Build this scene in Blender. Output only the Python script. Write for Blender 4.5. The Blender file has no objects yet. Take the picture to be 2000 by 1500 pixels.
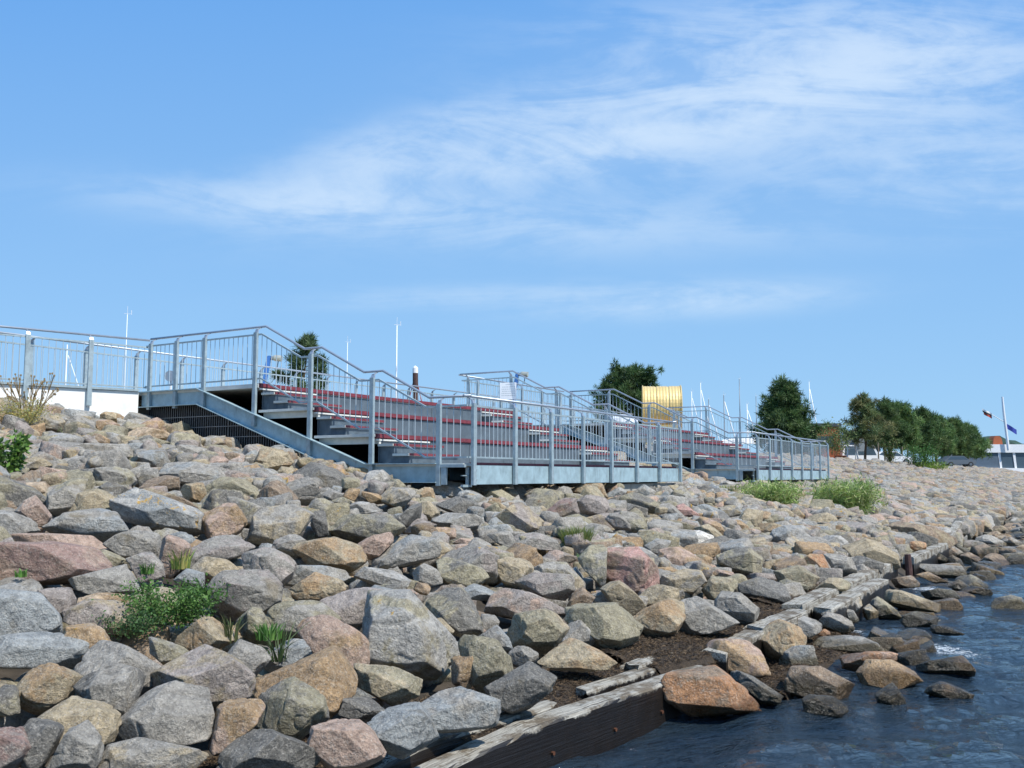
import bpy, bmesh, math, random
import numpy as np
from mathutils import Vector, Matrix
random.seed(7)
SC = bpy.context.scene
COL = SC.collection

# ---------------------------------------------------------------- camera
cam_d = bpy.data.cameras.new('camera'); cam = bpy.data.objects.new('camera', cam_d); COL.objects.link(cam)
cam.location = (0, 0, 2.0)
cam.rotation_euler = (math.radians(90) + math.atan(178 / 1850), 0, 0)
cam_d.sensor_width = 36; cam_d.lens = 36 * 1850 / 2000
cam_d.clip_start = .05; cam_d.clip_end = 6000
SC.camera = cam

# ---------------------------------------------------------------- light, sky, exposure
SUN_EL = math.radians(53); SUN_H = Vector((.79, -.61)).normalized()
sd = Vector((SUN_H.x * math.cos(SUN_EL), SUN_H.y * math.cos(SUN_EL), math.sin(SUN_EL)))
sl = bpy.data.lights.new('sun', 'SUN'); sun = bpy.data.objects.new('sun', sl); COL.objects.link(sun)
sl.energy = 4.9; sl.angle = math.radians(.53); sl.color = (1, .955, .88)
sun.rotation_euler = sd.to_track_quat('Z', 'Y').to_euler(); sun.location = (10, -10, 30)
SC.view_settings.view_transform = 'Standard'; SC.view_settings.look = 'None'
SC.view_settings.exposure = 0.17; SC.view_settings.gamma = 1
SC.cycles.max_bounces = 6; SC.cycles.transparent_max_bounces = 8


class NT:
    """small node-tree writer"""
    def __init__(s, tree):
        s.t = tree; s.n = tree.nodes; s.l = tree.links
    def new(s, typ, **kw):
        n = s.n.new(typ)
        for k, v in kw.items():
            if k.startswith('i_'):
                n.inputs[k[2:].replace('_', ' ')].default_value = v
            else:
                setattr(n, k, v)
        return n
    def put(s, sock, v):
        if isinstance(v, bpy.types.NodeSocket): s.l.new(v, sock)
        elif v is not None: sock.default_value = v
    def math(s, op, a, b=None, c=None, clamp=False):
        n = s.n.new('ShaderNodeMath'); n.operation = op; n.use_clamp = clamp
        for i, v in enumerate((a, b, c)):
            if v is not None: s.put(n.inputs[i], v)
        return n.outputs[0]
    def mix(s, f, a, b, mode='MIX'):
        n = s.n.new('ShaderNodeMix'); n.data_type = 'RGBA'; n.blend_type = mode
        s.put(n.inputs[0], f)
        for i, v in ((6, a), (7, b)):
            if isinstance(v, tuple) and len(v) == 3: v = (*v, 1)
            s.put(n.inputs[i], v)
        return n.outputs[2]
    def ramp(s, f, pts, interp='LINEAR'):
        n = s.n.new('ShaderNodeMapRange'); n.interpolation_type = 'SMOOTHSTEP' if interp == 'S' else 'LINEAR'
        s.put(n.inputs[0], f)
        n.inputs[1].default_value, n.inputs[2].default_value, n.inputs[3].default_value, n.inputs[4].default_value = pts
        return n.outputs[0]
    def noise(s, vec, scale, detail=4, rough=.55, dist=0, dims='3D'):
        n = s.n.new('ShaderNodeTexNoise'); n.noise_dimensions = dims
        s.put(n.inputs['Vector'], vec); n.inputs['Scale'].default_value = scale
        n.inputs['Detail'].default_value = detail; n.inputs['Roughness'].default_value = rough
        n.inputs['Distortion'].default_value = dist
        return n.outputs['Fac']
    def mapping(s, vec, loc=(0, 0, 0), rot=(0, 0, 0), scale=(1, 1, 1)):
        n = s.n.new('ShaderNodeMapping'); s.put(n.inputs[0], vec)
        n.inputs[1].default_value = loc; n.inputs[2].default_value = rot; n.inputs[3].default_value = scale
        return n.outputs[0]


world = bpy.data.worlds.new('World'); SC.world = world; world.use_nodes = True
w = NT(world.node_tree)
for n in list(w.n): w.n.remove(n)
out = w.new('ShaderNodeOutputWorld'); bg = w.new('ShaderNodeBackground'); w.l.new(bg.outputs[0], out.inputs[0])
sky = w.new('ShaderNodeTexSky'); sky.sky_type = 'NISHITA'; sky.sun_disc = False
sky.sun_elevation = SUN_EL; sky.sun_rotation = math.atan2(sd.x, sd.y)
sky.air_density = 1.0; sky.dust_density = 0.35; sky.ozone_density = 3.0; sky.altitude = 0
tc = w.new('ShaderNodeTexCoord'); sep = w.new('ShaderNodeSeparateXYZ'); w.l.new(tc.outputs['Generated'], sep.inputs[0])
# cirrus: laid out by compass direction and elevation
ysafe = w.math('MAXIMUM', w.math('ABSOLUTE', sep.outputs[1]), .02)
u = w.math('DIVIDE', sep.outputs[0], ysafe); v = w.math('DIVIDE', sep.outputs[2], ysafe)
comb = w.new('ShaderNodeCombineXYZ'); w.put(comb.inputs[0], u); w.put(comb.inputs[1], v); uv = comb.outputs[0]
def blob(px, py, rx, ry, ang, amp):
    cu, cv = (px - 1000) / 1850, (928 - py) / 1850
    m = w.mapping(uv, loc=(-cu, -cv, 0))
    m = w.mapping(m, rot=(0, 0, -math.radians(ang))); m = w.mapping(m, scale=(1850 / rx, 1850 / ry, 0))
    ln = w.new('ShaderNodeVectorMath', operation='LENGTH'); w.l.new(m, ln.inputs[0])
    d2 = w.math('MULTIPLY', ln.outputs['Value'], ln.outputs['Value'])
    return w.math('MULTIPLY', w.math('POWER', 2.718, w.math('MULTIPLY', d2, -1)), amp)
blobs = [blob(1560, 60, 430, 120, 3, .72), blob(1100, 262, 430, 75, 11, 1.1), blob(1700, 190, 520, 120, 6, .62), blob(1500, 180, 300, 60, 14, .5),
         blob(640, 395, 420, 42, -4, .75), blob(1350, 582, 260, 30, 3, .85), blob(900, 575, 300, 22, 2, .35), blob(1250, 440, 500, 55, 2, .35), blob(700, 320, 190, 60, 20, .45),
         blob(1950, 330, 400, 90, 0, .5), blob(930, 210, 330, 40, 14, .35), blob(1850, 60, 300, 90, 0, .5)]
dens = blobs[0]
for b in blobs[1:]: dens = w.math('ADD', dens, b)
wisp = w.noise(w.mapping(uv, rot=(0, 0, math.radians(-12)), scale=(1, 4.2, 1)), 3.4, 9, .62, .9)
fine = w.noise(w.mapping(uv, rot=(0, 0, math.radians(-30)), scale=(1, 2.0, 1)), 17, 8, .62, .4)
brk = w.math('ADD', w.math('MULTIPLY', wisp, .72), w.math('MULTIPLY', fine, .28))
brk = w.ramp(brk, (.38, .62, 0, 1), 'S')
soft = w.math('MULTIPLY', dens, w.math('ADD', w.math('MULTIPLY', brk, .62), .12))
dens = w.math('MULTIPLY', w.math('SUBTRACT', 1.0, w.math('POWER', 2.718, w.math('MULTIPLY', soft, -1.6))), .68)
base = sky.outputs[0]
tint = w.mix(.88, w.mix(1.0, base, (1.05, 1.30, 1.40), 'MULTIPLY'), w.mix(w.ramp(v, (0, .55, 0, 1)), (3.15, 5.5, 8.25), (1.42, 3.75, 8.0)))
cloudy = w.mix(dens, tint, (7.8, 8.8, 9.6))
w.put(bg.inputs['Color'], cloudy); bg.inputs['Strength'].default_value = 0.10

# ---------------------------------------------------------------- shore frame: s runs along the shore, t up the bank
AX = np.array([.5176, .8556]); UX = np.array([-.8556, .5176]); ROTZ = math.atan2(.8556, .5176)
def W(s, t, z): return Vector((AX[0] * s + UX[0] * t, AX[1] * s + UX[1] * t, z))
TT = [0, 1.5, 2.9, 3.15, 4.0, 8.85, 10.9, 12.4, 15.4, 17.3, 18.6, 20]
ZZ = [-.02, .0, .08, .34, .44, 1.58, 1.85, 2.16, 2.66, 3.12, 3.36, 3.5]
def slope(t): return np.interp(t, TT, ZZ)
def tag(o, label=None, cat=None, group=None, kind=None):
    if label: o['label'] = label
    if cat: o['category'] = cat
    if group: o['group'] = group
    if kind: o['kind'] = kind
    return o

# ---------------------------------------------------------------- mesh helpers
class MB:
    def __init__(s): s.v = []; s.f = []
    def quadbox(s, P):
        """P: 8 points, bottom four then top four"""
        b = len(s.v); s.v += [tuple(p) for p in P]
        for q in ((0, 3, 2, 1), (4, 5, 6, 7), (0, 1, 5, 4), (1, 2, 6, 5), (2, 3, 7, 6), (3, 0, 4, 7)):
            s.f.append(tuple(b + i for i in q))
        return s
    def box(s, x0, x1, y0, y1, z0, z1):
        return s.quadbox([(x0, y0, z0), (x1, y0, z0), (x1, y1, z0), (x0, y1, z0), (x0, y0, z1), (x1, y0, z1), (x1, y1, z1), (x0, y1, z1)])
    def bar(s, p, q, wd, ht, up=(0, 0, 1)):
        p = Vector(p); q = Vector(q); d = (q - p).normalized(); up = Vector(up)
        if abs(d.dot(up)) > .98: up = Vector((1, 0, 0))
        r = d.cross(up).normalized(); u_ = r.cross(d)
        P = []
        for c in (p, q):
            pass
        a = [p - r * wd / 2 - u_ * ht / 2, p + r * wd / 2 - u_ * ht / 2, q + r * wd / 2 - u_ * ht / 2, q - r * wd / 2 - u_ * ht / 2]
        return s.quadbox(a + [x + u_ * ht for x in a])
    def tube(s, pts, rad, n=8, cap=True):
        pts = [Vector(p) for p in pts]; rr = rad if isinstance(rad, (list, tuple)) else [rad] * len(pts)
        b = len(s.v); up = Vector((0, 0, 1)); prev = None
        for i, p in enumerate(pts):
            d = (pts[min(i + 1, len(pts) - 1)] - pts[max(i - 1, 0)]).normalized()
            if prev is None:
                r = d.cross(up)
                if r.length < .05: r = Vector((1, 0, 0))
                r.normalize()
            else:
                r = (prev - d * prev.dot(d)).normalized()
            prev = r; u_ = r.cross(d)
            for k in range(n):
                a = 2 * math.pi * k / n
                s.v.append(tuple(p + (r * math.cos(a) + u_ * math.sin(a)) * rr[i]))
        for i in range(len(pts) - 1):
            for k in range(n):
                a = b + i * n + k; c = b + i * n + (k + 1) % n
                s.f.append((a, c, c + n, a + n))
        if cap:
            s.f.append(tuple(b + k for k in reversed(range(n)))); e = b + (len(pts) - 1) * n
            s.f.append(tuple(e + k for k in range(n)))
        return s
    def prism(s, poly, ax, a0, a1):
        """extrude a 2D polygon along axis ax (0: x, 1: y, 2: z)"""
        b = len(s.v); n = len(poly)
        for a in (a0, a1):
            for p in poly:
                q = [p[0], p[1]]; q.insert(ax, a); s.v.append(tuple(q))
        s.f.append(tuple(b + i for i in range(n))); s.f.append(tuple(b + n + i for i in reversed(range(n))))
        for i in range(n):
            j = (i + 1) % n; s.f.append((b + i, b + n + i, b + n + j, b + j))
        return s
    def build(s, name, mat, parent=None, smooth=False, bevel=0):
        me = bpy.data.meshes.new(name); me.from_pydata(s.v, [], s.f); me.validate()
        bm = bmesh.new(); bm.from_mesh(me); bmesh.ops.recalc_face_normals(bm, faces=bm.faces)
        if bevel: bmesh.ops.bevel(bm, geom=bm.edges[:], offset=bevel, segments=2, affect='EDGES', clamp_overlap=True)
        bm.to_mesh(me); bm.free()
        if smooth: me.shade_smooth()
        me.materials.append(mat)
        o = bpy.data.objects.new(name, me); COL.objects.link(o)
        if parent: o.parent = parent
        return o

def npmesh(name, V, Fc, mat, cols=None, smooth=True, parent=None):
    V = np.asarray(V, np.float32); Fc = np.asarray(Fc, np.int32); k = Fc.shape[1]
    me = bpy.data.meshes.new(name); me.vertices.add(len(V)); me.vertices.foreach_set('co', V.ravel())
    me.loops.add(Fc.size); me.loops.foreach_set('vertex_index', Fc.ravel())
    me.polygons.add(len(Fc)); me.polygons.foreach_set('loop_start', np.arange(0, Fc.size, k, dtype=np.int32))
    me.update(calc_edges=True)
    for nm, c in (cols or {}).items():
        at = me.color_attributes.new(nm, 'FLOAT_COLOR', 'POINT')
        c4 = np.ones((len(V), 4), np.float32); c4[:, :3] = c; at.data.foreach_set('color', c4.ravel())
    if smooth: me.shade_smooth()
    me.materials.append(mat)
    o = bpy.data.objects.new(name, me); COL.objects.link(o)
    if parent: o.parent = parent
    return o

def empty(name, loc, rz=0):
    o = bpy.data.objects.new(name, None); COL.objects.link(o); o.location = loc; o.rotation_euler = (0, 0, rz)
    o.empty_display_size = .2
    return o
def copy_child(c, parent, loc):
    d = c.copy(); COL.objects.link(d); d.parent = parent; d.location = loc; return d
def copy_tree(o, parent=None):
    c = o.copy(); COL.objects.link(c); c.parent = parent
    for ch in list(o.children): copy_tree(ch, c)
    return c

def ico(sub):
    bm = bmesh.new(); bmesh.ops.create_icosphere(bm, subdivisions=sub, radius=1)
    V = np.array([v.co[:] for v in bm.verts]); Fc = np.array([[v.index for v in f.verts] for f in bm.faces]); bm.free()
    return V, Fc
ICO = {k: ico(k) for k in (1, 2, 3, 4, 5, 6)}

def vnoise(p, seed=0):
    i = np.floor(p).astype(np.int64); f = p - i; u_ = f * f * (3 - 2 * f); r = 0
    def h(a):
        n = a[:, 0] * 73856093 ^ a[:, 1] * 19349663 ^ a[:, 2] * 83492791 ^ (seed * 2654435761)
        n = (n ^ (n >> 13)) * 1274126177 & 0x7fffffff; n = (n ^ (n >> 16)) & 0xffff
        return n / 65535. * 2 - 1
    for dx in (0, 1):
        for dy in (0, 1):
            for dz in (0, 1):
                wt = (u_[:, 0] if dx else 1 - u_[:, 0]) * (u_[:, 1] if dy else 1 - u_[:, 1]) * (u_[:, 2] if dz else 1 - u_[:, 2])
                r = r + wt * h(i + np.array([dx, dy, dz]))
    return r
def fbm(p, octs, seed=0, gain=.5):
    r = 0; a = 1; t = 0
    for o in range(octs):
        r = r + a * vnoise(p * 2 ** o + 17.3 * o, seed + o); t += a; a *= gain
    return r / t

# ---------------------------------------------------------------- materials
def mat(name):
    m = bpy.data.materials.new(name); m.use_nodes = True; t = NT(m.node_tree)
    for n in list(t.n):
        if n.type != 'OUTPUT_MATERIAL': t.n.remove(n)
    bs = t.new('ShaderNodeBsdfPrincipled'); o = [n for n in t.n if n.type == 'OUTPUT_MATERIAL'][0]
    t.l.new(bs.outputs[0], o.inputs[0])
    return m, t, bs
def geo(t): return t.new('ShaderNodeNewGeometry').outputs['Position']
def bump(t, bs, h, strength, dist):
    b = t.new('ShaderNodeBump'); b.inputs['Strength'].default_value = strength; b.inputs['Distance'].default_value = dist
    t.put(b.inputs['Height'], h); t.l.new(b.outputs[0], bs.inputs['Normal'])

def simple(name, col, rough=.6, metal=0, var=.15, scale=3, bmp=0, bscale=40, dirt=None):
    m, t, bs = mat(name); P = geo(t)
    n = t.noise(P, scale, 6, .6); f = t.ramp(n, (.3, .7, 1 - var, 1 + var))
    c = t.mix(1.0, (*col, 1), f, 'MULTIPLY')
    if dirt:
        n2 = t.noise(t.mapping(P, scale=(1, 1, .35)), 6, 7, .65)
        c = t.mix(t.ramp(n2, (.52, .74, 0, dirt[1]), 'S'), c, (*dirt[0], 1))
    t.put(bs.inputs['Base Color'], c); bs.inputs['Roughness'].default_value = rough; bs.inputs['Metallic'].default_value = metal
    if bmp: bump(t, bs, t.noise(P, bscale, 6, .6), bmp, .02)
    return m

M = {}
M['steel'] = simple('galvanised_steel', (.33, .41, .44), .5, .2, .2, 9, .15, 60, ((.20, .24, .25), .75))
M['steel_beam'] = simple('galvanised_beam', (.34, .46, .50), .52, .15, .18, 6, .12, 50, ((.20, .26, .28), .8))
M['rail'] = simple('handrail_steel', (.33, .37, .42), .38, .4, .1, 8)
M['baluster'] = simple('baluster_steel', (.50, .57, .60), .45, .3, .1, 8)
M['riser'] = simple('riser_panel', (.088, .113, .135), .55, .1, .22, 4, .1, 30, ((.07, .09, .11), .7))
M['step_side'] = simple('step_side_panel', (.085, .115, .14), .55, .1, .3, 6, .1, 30, ((.04, .06, .09), .7))
M['red'] = simple('red_seat_edge', (.165, .028, .038), .55, 0, .35, 14, .1, 60)
M['tread'] = simple('pale_tread', (.60, .60, .56), .7, 0, .12, 6, .15, 50)
M['concrete'] = simple('pale_concrete', (.80, .81, .79), .85, 0, .06, 2.2, .2, 25, ((.52, .54, .52), .35))
M['foundation'] = simple('foundation_concrete', (.36, .35, .31), .9, 0, .2, 4, .3, 25)
M['black'] = simple('black_fleece_and_shade', (.012, .013, .015), .95, 0, .2, 5)  # fleece behind the wire screens; also paints the shade under the decks
M['wire'] = simple('screen_wire', (.30, .32, .34), .45, .5, .1, 8)
M['white'] = simple('white_paint', (.78, .79, .80), .35, 0, .05, 4)
M['greyblue'] = simple('grey_blue_cladding', (.085, .12, .16), .6, 0, .1, 2)
M['slate'] = simple('slate_grey_cladding', (.05, .065, .085), .6, 0, .1, 2)
M['lightgrey'] = simple('light_grey_cladding', (.24, .28, .32), .6, 0, .08, 2)
M['orange'] = simple('orange_brick', (.33, .09, .035), .8, 0, .25, 8)
M['glass'] = simple('window_glass', (.06, .09, .12), .08, 0, .1, 3)
M['rubber'] = simple('black_rubber', (.02, .02, .02), .7)
M['wood_dark'] = simple('dark_pile_wood', (.07, .035, .03), .8, 0, .35, 12, .4, 30)
M['stake'] = simple('stake_wood', (.23, .19, .14), .85, 0, .3, 12)
M['bark'] = simple('pine_bark', (.10, .065, .04), .9, 0, .35, 12, .5, 20)
M['blue'] = simple('blue_paint', (.06, .19, .50), .4, 0, .08, 4)
M['brass'] = simple('brass_tube', (.60, .56, .44), .3, .5, .1, 5)
M['alu'] = simple('mast_aluminium', (.78, .79, .80), .5, 0, .05, 5)
M['mastdark'] = simple('dark_mast', (.16, .18, .20), .4, .4, .05, 5)
M['rope'] = simple('red_rope', (.35, .04, .03), .8)
M['print'] = simple('grey_print', (.42, .46, .46), .8)
M['flag_white'] = simple('flag_white', (.75, .75, .75), .8)
M['flag_dark'] = simple('flag_black', (.03, .03, .03), .8)
M['flag_red'] = simple('flag_red', (.38, .05, .03), .8)
M['flag_blue'] = simple('flag_blue', (.03, .055, .32), .8)
M['hill'] = simple('wooded_hill', (.024, .055, .035), .95, 0, .45, .02)
M['paving'] = simple('promenade_gravel', (.30, .26, .19), .95, 0, .3, .8, .4, 12)
M['rust'] = simple('rust', (.09, .032, .013), .9, 0, .4, 40)
M['soil'] = simple('dark_soil', (.045, .036, .026), .95, 0, .5, 7, .6, 25)

# gold foil drum
m, t, bs = mat('gold_sheet'); P = geo(t)
t.put(bs.inputs['Base Color'], t.mix(t.noise(P, 1.5, 4, .6), (.66, .46, .16), (.80, .62, .30)))
bs.inputs['Metallic'].default_value = .3; bs.inputs['Roughness'].default_value = .5
bump(t, bs, t.noise(P, 7, 3, .5), .25, .03); M['gold'] = m

# rock: two tints per stone, granite speckle, stains, lichen, wet foot
def rock_mat(name):
    m, t, bs = mat(name); P = geo(t)
    a = t.new('ShaderNodeAttribute', attribute_name='col').outputs['Color']
    b = t.new('ShaderNodeAttribute', attribute_name='col2').outputs['Color']
    l = t.new('ShaderNodeAttribute', attribute_name='lich'); ls = t.new('ShaderNodeSeparateColor'); t.l.new(l.outputs['Color'], ls.inputs[0])
    big = t.noise(P, 3.4, 7, .62, .5)
    c = t.mix(t.ramp(big, (.46, .58, 0, .95), 'S'), a, b)
    mid = t.noise(P, 14, 8, .68, .2)
    c = t.mix(1.0, c, t.ramp(mid, (.28, .72, .52, 1.5)), 'MULTIPLY')
    sp = t.new('ShaderNodeTexVoronoi'); t.put(sp.inputs['Vector'], P); sp.inputs['Scale'].default_value = 95
    spk = t.new('ShaderNodeSeparateColor'); t.l.new(sp.outputs['Color'], spk.inputs[0])
    c = t.mix(t.math('MULTIPLY', t.ramp(spk.outputs[0], (.82, .92, 0, 1)), .22), c, (.72, .70, .66))
    c = t.mix(t.math('MULTIPLY', t.ramp(spk.outputs[1], (.78, .9, 0, 1)), .26), c, (.05, .05, .048))
    fn = t.noise(P, 55, 5, .7)
    c = t.mix(1.0, c, t.ramp(fn, (.3, .7, .82, 1.18)), 'MULTIPLY')
    # pale veins
    vn = t.noise(P, 5.5, 5, .6, 1.2); vv = t.math('ABSOLUTE', t.math('SUBTRACT', vn, .5))
    c = t.mix(t.math('MULTIPLY', t.ramp(vv, (.0, .012, 1, 0)), .34), c, (.62, .59, .52))
    # dull brown-green algae film
    mo = t.noise(P, 2.1, 6, .7, .3)
    c = t.mix(t.ramp(mo, (.55, .70, 0, .5), 'S'), c, (.20, .155, .07))
    # lichen
    ln = t.noise(P, 7, 8, .75, .3)
    thr = t.math('SUBTRACT', 1.0, ls.outputs[0])
    lm = t.ramp(t.math('SUBTRACT', ln, t.math('MULTIPLY', thr, .75)), (.42, .47, 0, .85))
    lm = t.math('MULTIPLY', lm, t.ramp(ls.outputs[0], (.05, .12, 0, 1)))
    c = t.mix(lm, c, (.55, .33, .035))
    c = t.mix(1.0, c, (.95, .905, .845, 1), 'MULTIPLY')
    # wet band by the water line
    sx = t.new('ShaderNodeSeparateXYZ'); t.l.new(P, sx.inputs[0])
    hz = t.math('ADD', sx.outputs[2], t.math('MULTIPLY', t.noise(P, 3, 4, .6), -.14))
    sh = t.math('ADD', t.math('MULTIPLY', sx.outputs[0], -.8556), t.math('MULTIPLY', sx.outputs[1], .5176))
    near = t.ramp(sh, (2.85, 3.05, 1, 0))
    wet = t.math('MULTIPLY', t.ramp(hz, (.02, .10, 1, 0), 'S'), near)
    c = t.mix(wet, c, t.mix(1.0, c, (.42, .36, .25, 1), 'MULTIPLY'))
    t.put(bs.inputs['Base Color'], c)
    t.put(bs.inputs['Roughness'], t.math('SUBTRACT', .9, t.math('MULTIPLY', wet, .66)))
    hh = t.math('ADD', t.math('MULTIPLY', mid, 1.0), t.math('MULTIPLY', fn, .35))
    hh = t.math('ADD', hh, t.math('MULTIPLY', big, .6))
    bump(t, bs, hh, .95, .055)
    return m
M['rock'] = rock_mat('granite_boulder')

# weathered timber: bleached top, tarred and wet front
m, t, bs = mat('weathered_timber'); tcn = t.new('ShaderNodeTexCoord').outputs['Object']; P = geo(t)
gr = t.noise(t.mapping(tcn, scale=(1.2, 26, 26)), 2.2, 8, .7, .4); pn = t.noise(tcn, 4, 7, .7)
c = t.mix(t.ramp(gr, (.32, .62, 0, 1)), (.17, .15, .12), (.46, .44, .38))
c = t.mix(t.ramp(pn, (.46, .58, 0, .85), 'S'), c, (.12, .09, .055))
ck = t.noise(t.mapping(tcn, scale=(.5, 40, 40)), 1.3, 4, .6); c = t.mix(t.ramp(ck, (.60, .64, 0, .85)), c, (.03, .025, .02))
sx = t.new('ShaderNodeSeparateXYZ'); t.l.new(P, sx.inputs[0])
hz = t.math('ADD', sx.outputs[2], t.math('MULTIPLY', t.math('SUBTRACT', t.noise(P, 2.3, 7, .7), .5), .34))
gn = t.new('ShaderNodeSeparateXYZ'); t.l.new(t.new('ShaderNodeNewGeometry').outputs['Normal'], gn.inputs[0])
tar = t.math('MULTIPLY', t.ramp(hz, (.255, .275, 1, 0)), t.ramp(gn.outputs[2], (.5, .75, 1, 0)))
c = t.mix(tar, c, t.mix(t.noise(P, 9, 6, .7), (.005, .0045, .004), (.020, .014, .010)))
t.put(bs.inputs['Base Color'], c); t.put(bs.inputs['Roughness'], t.math('SUBTRACT', .9, t.math('MULTIPLY', tar, .5)))
bump(t, bs, t.math('MULTIPLY', t.math('ADD', gr, t.math('MULTIPLY', ck, -1.0)), t.math('SUBTRACT', 1.0, t.math('MULTIPLY', tar, .75))), .9, .02); M['timber'] = m

# seaweed litter
m, t, bs = mat('seaweed_litter'); P = geo(t)
a = t.new('ShaderNodeAttribute', attribute_name='col').outputs['Color']
t.put(bs.inputs['Base Color'], t.mix(1.0, a, t.ramp(t.noise(P, 30, 6, .7), (.3, .7, .5, 1.6)), 'MULTIPLY')); bs.inputs['Roughness'].default_value = .85
bump(t, bs, t.noise(P, 60, 6, .7), 1, .03); M['weed'] = m

def leaf_mat(name):
    m, t, bs = mat(name)
    a = t.new('ShaderNodeAttribute', attribute_name='col').outputs['Color']
    t.put(bs.inputs['Base Color'], a); bs.inputs['Roughness'].default_value = .6
    tr = t.new('ShaderNodeBsdfTranslucent'); t.put(tr.inputs[0], a)
    mx = t.new('ShaderNodeMixShader'); mx.inputs[0].default_value = .3
    o = [n for n in t.n if n.type == 'OUTPUT_MATERIAL'][0]
    t.l.new(bs.outputs[0], mx.inputs[1]); t.l.new(tr.outputs[0], mx.inputs[2]); t.l.new(mx.outputs[0], o.inputs[0])
    return m
M['leaf'] = leaf_mat('leaves')

# water
m, t, bs = mat('sea_water'); P = geo(t)
R2 = t.mapping(P, rot=(0, 0, math.radians(-20)))
w1 = t.noise(t.mapping(R2, scale=(1.0, 2.3, 1)), 2.6, 6, .62, .6); w2 = t.noise(t.mapping(R2, scale=(1.0, 2.0, 1)), 11, 5, .6, .4)
w0 = t.noise(t.mapping(R2, scale=(1, 2.4, 1)), .5, 4, .5, .3)
hgt = t.math('ADD', t.math('MULTIPLY', w0, 1.4), t.math('ADD', t.math('MULTIPLY', w1, .75), t.math('MULTIPLY', w2, .10)))
bump(t, bs, hgt, 1.0, .18)
loc = t.new('ShaderNodeTexCoord').outputs['Object']; lx = t.new('ShaderNodeSeparateXYZ'); t.l.new(loc, lx.inputs[0])
def fo(x, y, rx, ry, ang):
    q = t.mapping(t.mapping(P, loc=(-x, -y, 0)), rot=(0, 0, -math.radians(ang))); q = t.mapping(q, scale=(1 / rx, 1 / ry, 0))
    ln = t.new('ShaderNodeVectorMath', operation='LENGTH'); t.l.new(q, ln.inputs[0])
    return t.ramp(ln.outputs['Value'], (1.0, .15, 0, 1), 'S')
fm = t.math('MAXIMUM', t.math('MAXIMUM', fo(7.4, 17.2, 1.3, .4, 125), t.math('MULTIPLY', fo(3.2, 9.9, 1.3, .45, 120), .7)), t.math('MAXIMUM', fo(4.95, 11.3, 1.25, .50, 128), t.math('MAXIMUM', fo(4.35, 12.7, .7, .45, 120), t.math('MULTIPLY', fo(9.3, 20.5, 1.8, .8, 60), .75))))
fn_ = t.noise(t.mapping(P, scale=(1, 1.6, 1)), 11, 10, .8, .8)
foam = t.ramp(t.math('ADD', fn_, t.math('MULTIPLY', fm, .26)), (.72, .82, 0, .85), 'S')
foam = t.math('MULTIPLY', foam, t.ramp(fm, (.02, .2, 0, 1)))
deep = t.mix(t.noise(P, 1.7, 5, .6), (.006, .020, .042), (.024, .032, .034))
t.put(bs.inputs['Base Color'], t.mix(foam, deep, (.72, .76, .78)))
t.put(bs.inputs['Roughness'], t.math('ADD', .035, t.math('MULTIPLY', foam, .6))); bs.inputs['IOR'].default_value = 1.33
M['water'] = m

# ================================================================ THE SETTING
# sea
ss = np.concatenate([np.linspace(-6, 28, 340), np.linspace(28.3, 90, 150), np.geomspace(91, 3000, 40)])
ts = np.concatenate([-np.geomspace(3000, 14, 30), np.linspace(-13.5, 4.2, 250)])
S, T = np.meshgrid(ss, ts); X = AX[0] * S + UX[0] * T; Y = AX[1] * S + UX[1] * T
pp = np.stack([X.ravel(), Y.ravel(), np.zeros(X.size)], 1)
rot = np.array([[math.cos(.35), -math.sin(.35), 0], [math.sin(.35), math.cos(.35), 0], [0, 0, 1]])
q = pp @ rot * np.array([1, 2.2, 1])
Zw = .055 * fbm(q * .9, 3, 3) + .036 * fbm(q * 2.6, 3, 9)
pp[:, 2] = np.where(np.hypot(pp[:, 0], pp[:, 1]) < 95, Zw, -.02) - .03
nx, ny = len(ss), len(ts); idx = np.arange(nx * ny).reshape(ny, nx)
Fq = np.stack([idx[:-1, :-1], idx[:-1, 1:], idx[1:, 1:], idx[1:, :-1]], -1).reshape(-1, 4)
tag(npmesh('water', pp, Fq, M['water']), kind='structure')
# harbour basin behind the promenade
hb = MB(); hb.v = [tuple(W(a, b, -.05)) for a, b in ((-400, 20), (3000, 20), (3000, 3000), (-400, 3000))]; hb.f = [(0, 1, 2, 3)]
tag(hb.build('harbour_water', M['water']), kind='structure')
# bank: one profile swept along the shore
prof = [(-30, -3), (-3, -1.0), (1.5, -.55), (2.95, -.35), (3.0, .02), (3.3, .22), (4.0, .26), (8.85, 1.38), (10.9, 1.65), (12.4, 1.95), (15.4, 2.45), (17.0, 2.85), (17.6, 2.95), (19.2, 3.1)]
g = MB(); sv = list(np.linspace(-12, 60, 73)) + [70, 90, 120, 160, 220, 320, 500]
for a in sv:
    sh_ = max(0, min(1.0, (8.5 - a) * .138))
    for (b, z) in prof: g.v.append(tuple(W(a, b + (sh_ if 2.9 < b < 4.1 else 0), z)))
k = len(prof)
for i in range(len(sv) - 1):
    for j in range(k - 1): g.f.append((i * k + j, (i + 1) * k + j, (i + 1) * k + j + 1, i * k + j + 1))
tag(g.build('ground', M['soil']), kind='structure')
# promenade and quay land behind the bank
g = MB(); g.prism([(W(a, b, 0).x, W(a, b, 0).y) for a, b in ((-4, 24.5), (5.0, 20.3), (13.6, 17.45), (40.5, 17.4), (40.5, 26), (-4, 26))], 2, -.5, 3.60)
tag(g.build('promenade_ground', M['paving']), kind='structure')
g = MB(); g.prism([(W(a, b, 0).x, W(a, b, 0).y) for a, b in ((40.6, 17.4), (230, 17.4), (230, 42), (40.6, 42))], 2, -.5, 3.12)
tag(g.build('quay_ground', M['paving']), kind='structure')
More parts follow.
